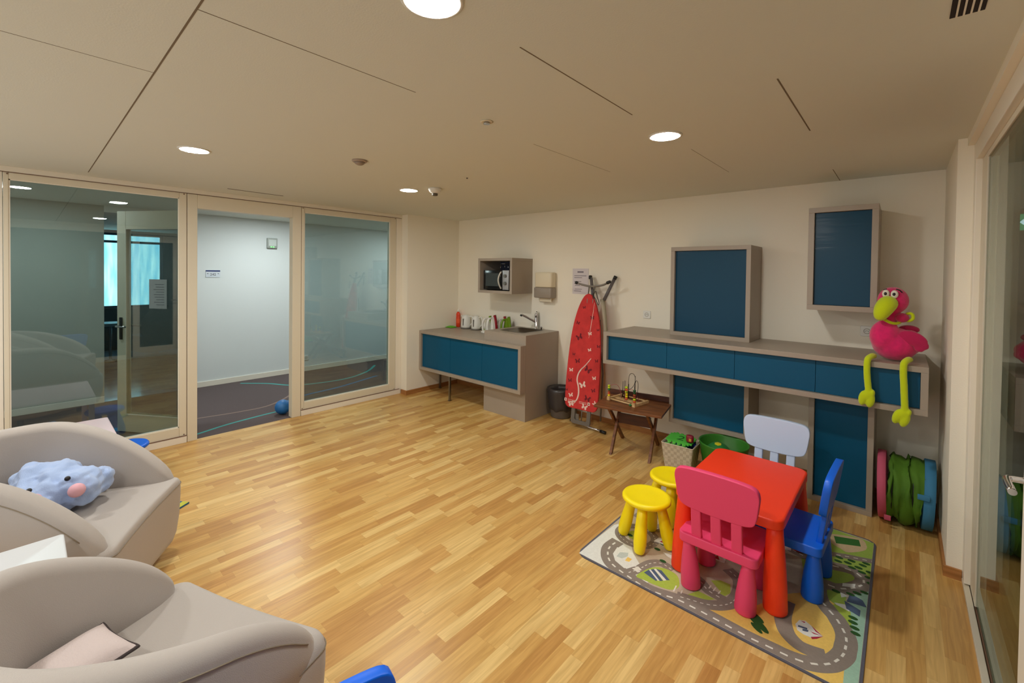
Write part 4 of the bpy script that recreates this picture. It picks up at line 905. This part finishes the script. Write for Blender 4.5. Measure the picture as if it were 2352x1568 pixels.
WR = mat('black_wire', (26, 24, 30), .35, .3); WRP = mat('pink_wire', (170, 84, 86), .4)
def wire(pts, mm=WR, r=.0022): q = MB(); q.tube(smooth_path(pts, 7), r, mm, n=6); q.build('wire', None, m)
wire([(-.06, .09, .02), (-.062, .09, .12), (-.045, .08, .21), (-.005, .07, .235), (.035, .05, .215), (.045, .03, .16), (.02, .02, .115), (.0, .01, .10), (-.01, .0, .05), (-.012, 0, .012)])
wire([(.02, .0, .03), (.05, 0, .012+.02), (.07, 0, .06), (.065, 0, .14), (.085, -.01, .195), (.115, -.03, .20), (.135, -.05, .165), (.136, -.07, .09), (.135, -.1, .034)])
wire([(-.135, -.10, .034), (-.135, -.10, .11), (-.115, -.07, .135), (-.085, -.05, .135), (-.07, -.03, .10), (-.07, .0, .012)], WRP)
wire([(.03, -.09, .02), (.035, -.09, .09), (.06, -.08, .125), (.10, -.05, .12), (.115, -.02, .06), (.115, 0, .012)], WRP)
for x, y, h in ((-.085, .04, .155), (-.03, .05, .14), (.03, .06, .22), (-.05, .02, .17)):
    q = MB(); q.tube([(x, y, .012), (x, y, h)], [.0045, .0025], WR, n=6); q.build('rod', None, m)
bc = {'y': mat('bead_yellow', (240, 220, 20), .35), 'l': mat('bead_lime', (190, 215, 30), .35), 'g': mat('bead_green', (40, 120, 60), .35), 'o': mat('bead_orange', (214, 90, 40), .35), 'b': mat('bead_brown', (150, 66, 30), .35), 'd': mat('bead_dark_green', (24, 78, 34), .35)}
def beads(x, y, z0, s, st_=.0225, r=.0125):
    for i, c in enumerate(s): MB().lathe([(r*.6, -.5*st_+.0005), (r, -.25*st_), (r*1.02, 0), (r, .25*st_), (r*.6, .5*st_-.0005)], (x, y, z0+st_*(i+.5)), bc[c], n=16).build('bead', None, m)
beads(-.1335, -.1025, .034, 'yobgll', .0170, .0115); beads(.030, -.070, .030, 'oyylol', .0200, .0125); beads(.1335, -.1, .034, 'olbbdd', .0185, .0125); beads(.10, -.11, .0, 'g', .02, .011); beads(-.013, .0, .065, 'g', .022, .0115)

# ---------------------------------------------------------------- basket, tub, ball
t = thing('woven_basket', 'square beige woven basket filled with foam puzzle tiles, beside the green tub', 'basket', (3.675, -.60, 0), R(3))
WV = bpy.data.materials.new('woven_fabric'); WV.use_nodes = True
_n = WV.node_tree.nodes; _l = WV.node_tree.links; _b = _n['Principled BSDF']; _b.inputs['Roughness'].default_value = .9
_tc = _n.new('ShaderNodeTexCoord'); _k = _n.new('ShaderNodeTexChecker'); _k.inputs['Scale'].default_value = 38; _k.inputs['Color1'].default_value = (*lin((204, 192, 168)), 1); _k.inputs['Color2'].default_value = (*lin((184, 170, 146)), 1); _l.new(_tc.outputs['Object'], _k.inputs['Vector']); _l.new(_k.outputs['Color'], _b.inputs['Base Color'])
b = MB()
def sq(w, d, z): return [(x, y, z) for x, y in rrect(-w, -d, w, d, .012, 2)]
b.loft([sq(.105, .09, 0), sq(.108, .093, .004), sq(.135, .12, .235), sq(.137, .122, .24), sq(.130, .115, .24), sq(.126, .111, .235), sq(.106, .09, .012)], WV, False); b.build('body', None, t)
b = MB(); b.tube([(x, y, .241) for x, y, z in sq(.134, .119, 0)]+[(.134-.012, .119, .241)], .0045, mat('basket_rim', (206, 192, 170), .9), n=6); b.build('rim', None, t)
def foam(loc, rot, c, label, digit=None):
    t = thing('foam_tile', label, 'foam tile', loc); t.rotation_euler = rot
    m_ = mat('foam_'+c[0], c[1], .85); s = .092; k = 4; st_ = 2*s/(2*k+1); P = []
    for side in range(4):
        for i in range(2*k+1):
            a0 = -s+i*st_; o = .018 if i % 2 == 1 else 0
            pts_ = [(a0, -s-o), (a0+st_, -s-o)]
            for x, y in pts_:
                ang = side*math.pi/2; P.append((x*math.cos(ang)-y*math.sin(ang), x*math.sin(ang)+y*math.cos(ang)))
    q = MB(); q.prism(P, 0, .012, m_); q.build('tile', None, t)
    if digit: textmesh(digit, .13, 'numeral', mat('foam_dark', (20, 96, 26), .9), t, Matrix.Translation((0, 0, .0125)))
    return t
foam((3.675, -.602, .260), (R(3), R(2), R(3)), ('green', (84, 196, 66)), 'bright green foam puzzle tile with a cut-out 2 on top of the basket', '2')
foam((3.678, -.520, .150), (R(82), R(0), R(3)), ('blue', (20, 54, 140)), 'dark blue foam tile standing behind the green one in the basket')
foam((3.668, -.682, .150), (R(96), R(0), R(3)), ('pale_green', (120, 200, 96)), 'pale green foam tile sticking out at the front of the basket')
t = tag(MB().rbox((-.03, -.025, 0), (.03, .025, .06), .02).build('toy_block', mat('toy_maroon', (130, 20, 40), .5)), 'dark red toy block at the right corner of the basket', 'toy block'); t.location = (3.765, -.640, .273)
MB().box((.0, -.0262, .015), (.02, -.0252, .038)).build('label', mat('toy_label', (190, 150, 60), .5), t)
t = thing('storage_tub', 'large green flexible plastic tub under the hanging cupboard', 'tub', (4.005, -.525, 0))
TG = mat('green_tub', (52, 122, 34), .4); 
MB().lathe([(.135, 0), (.145, .006), (.19, .26), (.196, .272), (.188, .274), (.183, .262), (.140, .012)], m=TG, n=44).build('body', None, t); t.scale = (1, 1, 1.12)
t2 = thing('play_ball', 'green play ball with yellow and white patches inside the green tub', 'ball', (3.975, -.565, .20))
MB().ell((0, 0, 0), .105, mat('ball_green', (40, 122, 56), .4), nu=32, nv=20).build('ball', None, t2)
def cap_(d, ang, m_, nm, sides=6):
    d = Vector(d).normalized(); u = d.orthogonal().normalized(); v = d.cross(u); P = []
    q = MB(); rings = []
    for a in (ang, ang*.66, ang*.33): rings.append([(d*math.cos(a)+(u*math.cos(2*math.pi*k/sides)+v*math.sin(2*math.pi*k/sides))*math.sin(a))*.1062 for k in range(sides)])
    q.loft(rings, m_, True, cap=False); q.faces([p for p in rings[-1]], [tuple(range(sides))], m_); q.build(nm, None, t2)
cap_((.02, -.2, 1), .27, mat('patch_yellow', (208, 200, 40), .4), 'patch')
cap_((-.85, -.9, .25), .3, mat('patch_white', (206, 200, 190), .4), 'patch', 10); cap_((.75, -1, .3), .3, mat('patch_white', (206, 200, 190), .4), 'patch', 10)
t = tag(MB().rbox((-.03, -.02, 0), (.03, .02, .05), .012).build('toy_block', mat('toy_yellow', (224, 180, 20), .5)), 'small yellow toy block on the floor behind the white chair', 'toy block'); t.location = (4.36, -.36, 0)

# ---------------------------------------------------------------- play tunnel
t = thing('play_tunnel', 'collapsed green play tunnel with a pink and a blue end ring in the corner', 'play tunnel', (5.148, -.335, 0))
TGR = mat('tunnel_green', (74, 116, 18), .8, var=.15, vscale=9); TPK = mat('tunnel_pink', (196, 84, 112), .8); TBL = mat('tunnel_blue', (54, 120, 160), .8)
def xring(x0, r, z=.232, tilt=0, n=40, seed=0, amp=.0):
    o = []
    for k in range(n):
        a = 2*math.pi*k/n; rr = r+amp*mnoise.noise(Vector((math.cos(a)*2, math.sin(a)*2, seed*3.1)))
        o.append((x0+tilt*math.sin(a)*rr+amp*.6*mnoise.noise(Vector((math.cos(a)*3, math.sin(a)*3, seed*1.7+5))), rr*math.cos(a), max(z+rr*math.sin(a), .002)))
    return o
g = MB(); rings = []; xs = [-.098, -.088, -.078, -.066, -.052, -.040, -.030, -.018, -.004, .010, .022, .034, .046, .058, .070, .080]
rs = [.216, .224, .216, .200, .224, .228, .212, .206, .226, .230, .222, .200, .224, .229, .212, .222]
for i, (x, r) in enumerate(zip(xs, rs)): rings.append(xring(x, r, .232, .10*math.sin(i*.9+1), 44, i*.35, .03))
g.loft(rings, TGR, cap=False); g.build('fabric_body', None, t)
def band(x0, x1, r, m_, nm, tilt):
    q = MB(); q.loft([xring(x0+.004, r-.014, tilt=tilt), xring(x0, r-.006, tilt=tilt), xring(x0+.002, r, tilt=tilt), xring(x1-.002, r, tilt=tilt), xring(x1, r-.006, tilt=tilt), xring(x1-.004, r-.014, tilt=tilt), xring(x0+.004, r-.014, tilt=tilt)], m_, cap=False); q.build(nm, None, t)
band(-.148, -.100, .231, TPK, 'end_band', -.03); band(.085, .142, .232, TBL, 'end_band', .03)
q = MB(); q.rbox((-.03, -.010, 0), (.03, .0, .035), .005, TBL); q.build('strap', None, t); s_ = kids(t)[-1]; s_.location = (.085, -.238, .27)
q = MB(); q.rbox((-.018, -.008, 0), (.018, .0, .035), .005, TPK); q.build('strap', None, t); kids(t)[-1].location = (-.09, -.205, .06)
for x, r_ in ((-.072, .205), (.034, .208)):
    q = MB(); q.tube(xring(x, r_, tilt=.02, n=40)+[xring(x, r_, tilt=.02, n=40)[0]], .004, BLACK, n=6, cap=False); q.build('hoop_piping', None, t)

# ---------------------------------------------------------------- plush bird
PK = mat('pink_plush', (218, 24, 104), .95, bump=.8, bscale=260, sheen=.4, var=.12, vscale=30); PKD = mat('dark_pink_plush', (184, 18, 82), .95, bump=.8, bscale=260, sheen=.3)
LM = mat('lime_plush', (196, 214, 0), .95, bump=.6, bscale=260, sheen=.3)
f = thing('plush_bird', 'pink plush flamingo-like bird sitting on the sideboard edge with lime legs dangling', 'plush toy', (5.066, -.50, ZT))
b = MB(); b.ell((.005, 0, .115), (.125, .105, .112)); b.ell((-.045, -.035, .165), (.085, .08, .11)); b.ell((.075, .03, .13), (.075, .07, .085)); b.ell((-.03, -.03, .255), (.045, .045, .07)); b.ell((-.012, -.01, .31), (.045, .045, .05)); b.ell((-.010, -.003, .410), (.084, .082, .092)); b.ell((.115, .04, .14), (.045, .04, .04))
b.build('body', PK, f, remesh=.007)
w = MB(); rt_ = Matrix.Rotation(R(24), 3, 'Y'); w.ell((.095, -.075, .165), (.078, .018, .048), rot=rt_); w.ell((.145, -.07, .125), (.03, .014, .028), rot=rt_); w.ell((.125, -.072, .105), (.028, .013, .022), rot=rt_)
w.build('wing', PKD, f, remesh=.005)
w = MB(); w.ell((.075, .06, .215), (.055, .03, .028)); w.build('wing', PKD, f)
bk = MB(); bk.tube(smooth_path([(-.020, -.058, .400), (-.038, -.100, .385), (-.058, -.122, .345), (-.070, -.128, .305), (-.073, -.126, .278)], 4), [.036, .046, .051, .053, .054, .054, .053, .052, .050, .047, .044, .041, .037, .033, .028, .022, .012], LM, n=18); bk.build('beak', None, f)
for x, y, z in ((-.046, -.078, .456), (-.002, -.084, .454)):
    e = MB(); e.ell((x, y, z), (.020, .014, .028), mat('eye_white', (226, 220, 206), .4)); ey = e.build('eye', None, f)
    MB().ell((x-.002, y-.0125, z+.001), (.0085, .005, .011), BLACK).build('pupil', None, ey)
eb = MB(); eb.tube([(.006, -.088, .489), (.024, -.080, .482), (.036, -.068, .468)], .004, BLACK, n=8); eb.build('eyebrow', None, f); eb = MB(); eb.tube([(-.042, -.084, .489), (-.058, -.072, .482)], .003, BLACK, n=8); eb.build('eyebrow', None, f)
sc_ = MB(); sc_.tube(smooth_path([(-.055, -.085, .285), (-.015, -.075, .262), (.02, -.055, .262), (.045, -.03, .29), (.065, -.03, .325), (.088, -.035, .325), (.092, -.04, .295), (.07, -.045, .28), (.05, -.04, .29)], 4), .010, LM, n=8); sc_.build('ribbon', None, f)
kn = MB(); kn.ell((.038, -.045, .298), (.038, .035, .032)); kn.build('ribbon_knot', PKD, f)
def bird_leg(x, xo, fz, yaw):
    q = MB(); q.tube(smooth_path([(x, -.09, .03), (x-.01, -.135, .032), (x-.028+xo, -.178, .012), (x-.030+xo, -.188, -.05), (x-.026+xo, -.188, -.12), (x-.018+xo, -.189, fz)], 4), .0195, LM, n=12)
    rt2 = Matrix.Rotation(yaw, 3, 'Y')
    for dx, dz, rx, rz_ in ((-.022, -.055, .024, .052), (.018, -.058, .025, .052), (0, -.03, .026, .040), (.022, -.010, .014, .026)):
        v = rt2 @ Vector((dx, 0, dz)); q.ell((x-.018+xo+v.x, -.192+v.y, fz+v.z), (rx, .022, rz_), rot=rt2)
    q.mats[:] = [LM]; q.build('leg', None, f, remesh=.005)
bird_leg(-.10, 0.0, -.195, R(8)); bird_leg(.082, .0, -.285, R(16))

# ---------------------------------------------------------------- armchairs
FAB = mat('beige_upholstery', (176, 168, 162), .75, bump=.35, bscale=420, sheen=.3)
SEAMC = mat('upholstery_seam', (138, 126, 108), .8)
def armchair(label, loc, rz, hw=.354, L0=.391, hh=.408, U=.628, bx=-.089, pw=.733, fx=.404, asym=0):
    """tub chair, faces local +X; the wrap-around back sinks into the seat at the front"""
    t = thing('armchair', label, 'armchair', loc, rz)
    W = hw+.045
    def outline(k):
        o = []; N = 28
        for i in range(N+1):
            a = math.pi/2+math.pi*i/N; o.append((W*math.cos(a)*1.04*k+bx, W*math.sin(a)*k))
        y = -W*k; f_ = fx-.02*(1-k)*8; c = .055
        o += [(f_*.2, y), (f_*.55, y)]
        for i in range(7):
            a = -math.pi/2+math.pi/2*i/6; o.append((f_-c+c*math.cos(a), y+c+c*math.sin(a)))
        for i in range(1, 8):
            yy = y+c+(-2*y-2*c)*i/8; o.append((f_-.012*math.sin(math.pi*i/8), yy))
        for i in range(7):
            a = math.pi/2*i/6; o.append((f_-c+c*math.cos(a), -y-c+c*math.sin(a)))
        o += [(f_*.55, -y), (f_*.2, -y)]
        return o
    s = MB(); rings = []; cx = .08
    for z, k in ((.075, .84), (.08, .87), (.12, .93), (.22, .98), (.33, .998), (.375, 1.0), (.40, .997), (.418, .985), (.430, .96), (.436, .92), (.438, .84), (.434, .6), (.432, .3)):
        o = outline(k if k > .84 else .84)
        if k < .84: o = [(cx+(x-cx)*k/.84, y*k/.84) for x, y in o]
        rings.append([(x, y, z) for x, y in o])
    s.loft(rings, FAB); s.build('seat', None, t)
    path = []
    for i in range(19): path.append((L0-(L0-bx)*(i/18), hw))
    for i in range(1, 36): a = math.pi/2+math.pi*i/36; path.append((hw*math.cos(a)*1.04+bx, hw*math.sin(a)))
    for i in range(19): path.append((bx+(L0-bx)*(i/18), -hw))
    n = len(path); sh = MB(); rings = []; seam = []
    for i, (x, y) in enumerate(path):
        a = Vector(path[max(i-1, 0)]); b_ = Vector(path[min(i+1, n-1)]); d = (b_-a).normalized(); no = Vector((-d.y, d.x))
        if no.dot(Vector((x+.05, y))) < 0: no = -no
        u = max(0, min(1, (L0-x)/U)); top = .43+hh*(1+asym*y/hw)*math.sin(math.pi/2*u)**pw
        near = min(1, (L0-x)/.10); w = .012+.034*math.sqrt(max(0, 1-(1-near)**2)); zb = .34
        h = max(top-zb, .05)
        pts_ = [(w*.95, zb), (w, zb+h*.5), (w, top-w*.9)]
        for k in range(1, 8): aa = math.pi*k/8; pts_.append((w*math.cos(aa), top-w*.9+w*.9*math.sin(aa)))
        pts_ += [(-w, top-w*.9), (-w-.006*near, zb+h*.5), (-w-.016*near, zb)]
        rings.append([(x+no.x*o, y+no.y*o, z) for o, z in pts_])
        seam.append((x+no.x*(w+.0005), y+no.y*(w+.0005), max(top-w*1.25, .40)))
    sh.loft(rings, FAB); sh.build('backrest', None, t)
    sm = MB(); sm.tube(seam[3:-3], .0024, SEAMC, n=6); sm.build('seam', None, t)
    fs = MB(); fs.tube([(x+.0025, y*1.0, .402) for x, y in outline(.997) if x > fx*.5], .0022, SEAMC, n=6); fs.build('seam', None, t)
    for x, y in ((.25, .24), (.25, -.24), (-.26, .20), (-.26, -.20)):
        q = MB(); q.lathe([(.02, 0), (.022, .002), (.028, .0755)], (x, y, 0), BLACK, n=16); q.build('leg', None, t)
    return t
armchair('beige upholstered tub armchair at the left edge holding the light blue plush', (1.930, -4.372, 0), 1.047, fx=.425)
armchair('beige upholstered tub armchair in the lower left foreground holding the pinkish cushion', (3.385, -4.19, 0), 1.954, .350, .275, .42, .83, -.06, .60, .33, .08)
# low tables with white tops
def low_table(label, x0, x1, y0, y1, h, m_, cat='coffee table'):
    t = thing('coffee_table', label, cat, ((x0+x1)/2, (y0+y1)/2, 0)); a, b = (x1-x0)/2, (y1-y0)/2
    MB().rbox((-a, -b, h-.07), (a, b, h), .012).build('tabletop', m_, t)
    for sx in (-1, 1):
        for sy in (-1, 1): MB().box((sx*(a-.03)-.02, sy*(b-.03)-.02, 0), (sx*(a-.03)+.02, sy*(b-.03)+.02, h-.0705)).build('leg', m_, t)
low_table('low table with a pale pinkish white top behind the upper armchair by the glass', .27, 1.10, -4.60, -4.01, .49, mat('pinkish_white_lacquer', (228, 208, 214), .35))
low_table('low white side table between the two beige armchairs', 2.465, 2.85, -5.1, -4.351, .58, mat('white_lacquer', (206, 210, 214), .35), 'side table')
# cushion
t = thing('cushion', 'pinkish white cushion with a dark zip edge standing in the foreground armchair', 'cushion', (3.345, -4.335, .495)); t.rotation_euler = (R(-82), R(0), R(113))
q = MB(); N = 22; vs = []; fs = []
for sgn in (1, -1):
    for j in range(N+1):
        for i in range(N+1):
            u, v = i/N*2-1, j/N*2-1; e = max(0, (1-abs(u)**3)*(1-abs(v)**3)); pin = 1-.06*(1-u*u)*0
            vs.append((u*.15*(1-.08*(1-v*v)), sgn*(.004+.05*e**.6), .105+v*.105*(1-.08*(1-u*u))))
M_ = (N+1)**2
for s in (0, 1):
    for j in range(N):
        for i in range(N):
            a = s*M_+j*(N+1)+i; fs.append((a, a+1, a+N+2, a+N+1) if s else (a, a+N+1, a+N+2, a+1))
vs = [(x*.84, y*.9, z*.84) for x, y, z in vs]; q.faces(vs, fs, mat('pinkish_cushion', (214, 200, 198), .9, bump=.7, bscale=160), True); q.build('cover', None, t)
zp = []; 
for k in range(81):
    a = k/80*4; s_ = int(min(a, 3.999)); u = (a-s_)*2-1; P = [(u, -1), (1, u), (-u, 1), (-1, -u)][s_]; zp.append((P[0]*.15*(1-.08*(1-P[1]**2)), .0, .105+P[1]*.105*(1-.08*(1-P[0]**2))))
zp = [(x*.84, y, z*.84) for x, y, z in zp]; q = MB(); q.tube(zp, .006, mat('dark_zip', (60, 50, 50), .8), n=6); q.build('zip_edge', None, t)
# light blue plush animal slumped in the armchair
LB = mat('light_blue_plush', (164, 186, 226), .9, bump=.5, bscale=200, sheen=.3)
t = thing('plush_animal', 'crumpled light blue plush animal with pink cheeks lying in the upper armchair', 'plush toy', (1.80, -4.35, .440), R(-6))
b = MB(); b.ell((.0, -.02, .10), (.19, .15, .10)); b.ell((-.10, -.09, .13), (.10, .09, .10)); b.ell((.08, .09, .12), (.12, .10, .09)); b.ell((.14, -.07, .08), (.12, .10, .07)); b.ell((.02, .16, .10), (.07, .07, .075)); b.ell((-.02, -.02, .17), (.11, .13, .07))
o = b.build('body', LB, t, remesh=.009)
tx = bpy.data.textures.new('folds', 'CLOUDS'); tx.noise_scale = .09
dm = o.modifiers.new('d', 'DISPLACE'); dm.texture = tx; dm.strength = .07; dm.mid_level = .5
def onbody(x, y, z, r, m_, nm): MB().ell((x, y, z), r, m_).build(nm, None, t)
CH = mat('pink_cheek', (224, 172, 184), .9)
onbody(.222, .085, .150, (.030, .034, .034), CH, 'cheek'); onbody(.232, -.062, .150, (.028, .032, .032), CH, 'cheek')
onbody(.180, .050, .205, (.012, .012, .012), BLACK, 'eye'); onbody(.190, -.080, .190, (.011, .011, .011), BLACK, 'eye')
# book on the floor behind the armchair
t = thing('picture_book', 'thin colourful picture book on the floor behind the upper armchair', 'book', (1.255, -3.765, 0), R(35))
MB().box((-.06, -.08, 0), (.06, .08, .012)).build('cover', mat('book_blue', (40, 100, 140), .5), t)
MB().box((.01, -.08, .0122), (.058, .079, .013)).build('cover_print', mat('book_yellow', (196, 196, 60), .5), t)

# ---------------------------------------------------------------- world and view
wd = bpy.data.worlds.new('world'); sc.world = wd; wd.use_nodes = True
wd.node_tree.nodes['Background'].inputs[0].default_value = (1, .95, .88, 1); wd.node_tree.nodes['Background'].inputs[1].default_value = .95  # warm background added as fill, entering through the open end of the room
vs_ = sc.view_settings; vs_.view_transform = 'Standard'; vs_.look = 'None'; vs_.exposure = .14; vs_.gamma = 1; vs_.use_curve_mapping = False
sc.cycles.max_bounces = 10; sc.cycles.diffuse_bounces = 6; sc.cycles.transparent_max_bounces = 16; sc.cycles.glossy_bounces = 5
sc.cycles.sample_clamp_indirect = 6; sc.cycles.caustics_reflective = False; sc.cycles.caustics_refractive = False
sc.cycles.use_denoising = True
GR = {'ceiling_light': 'recessed round ceiling lights', 'kids_chair': 'plastic kids chairs', 'kids_stool': 'round plastic kids stools', 'steam_iron': 'steam irons on the worktop', 'electric_kettle': 'white kettles on the worktop',
      'wall_cupboard': 'blue fronted taupe cupboards', 'armchair': 'beige tub armchairs', 'foam_tile': 'foam tiles in the basket', 'power_socket': 'white wall sockets', 'coffee_table': 'low white tables', 'toy_block': 'toy blocks', 'alarm_dome': 'ceiling domes'}
for o in list(COL.objects):
    if o.parent is None and o.name.split('.')[0] in GR and o.get('label'): o['group'] = GR[o.name.split('.')[0]]
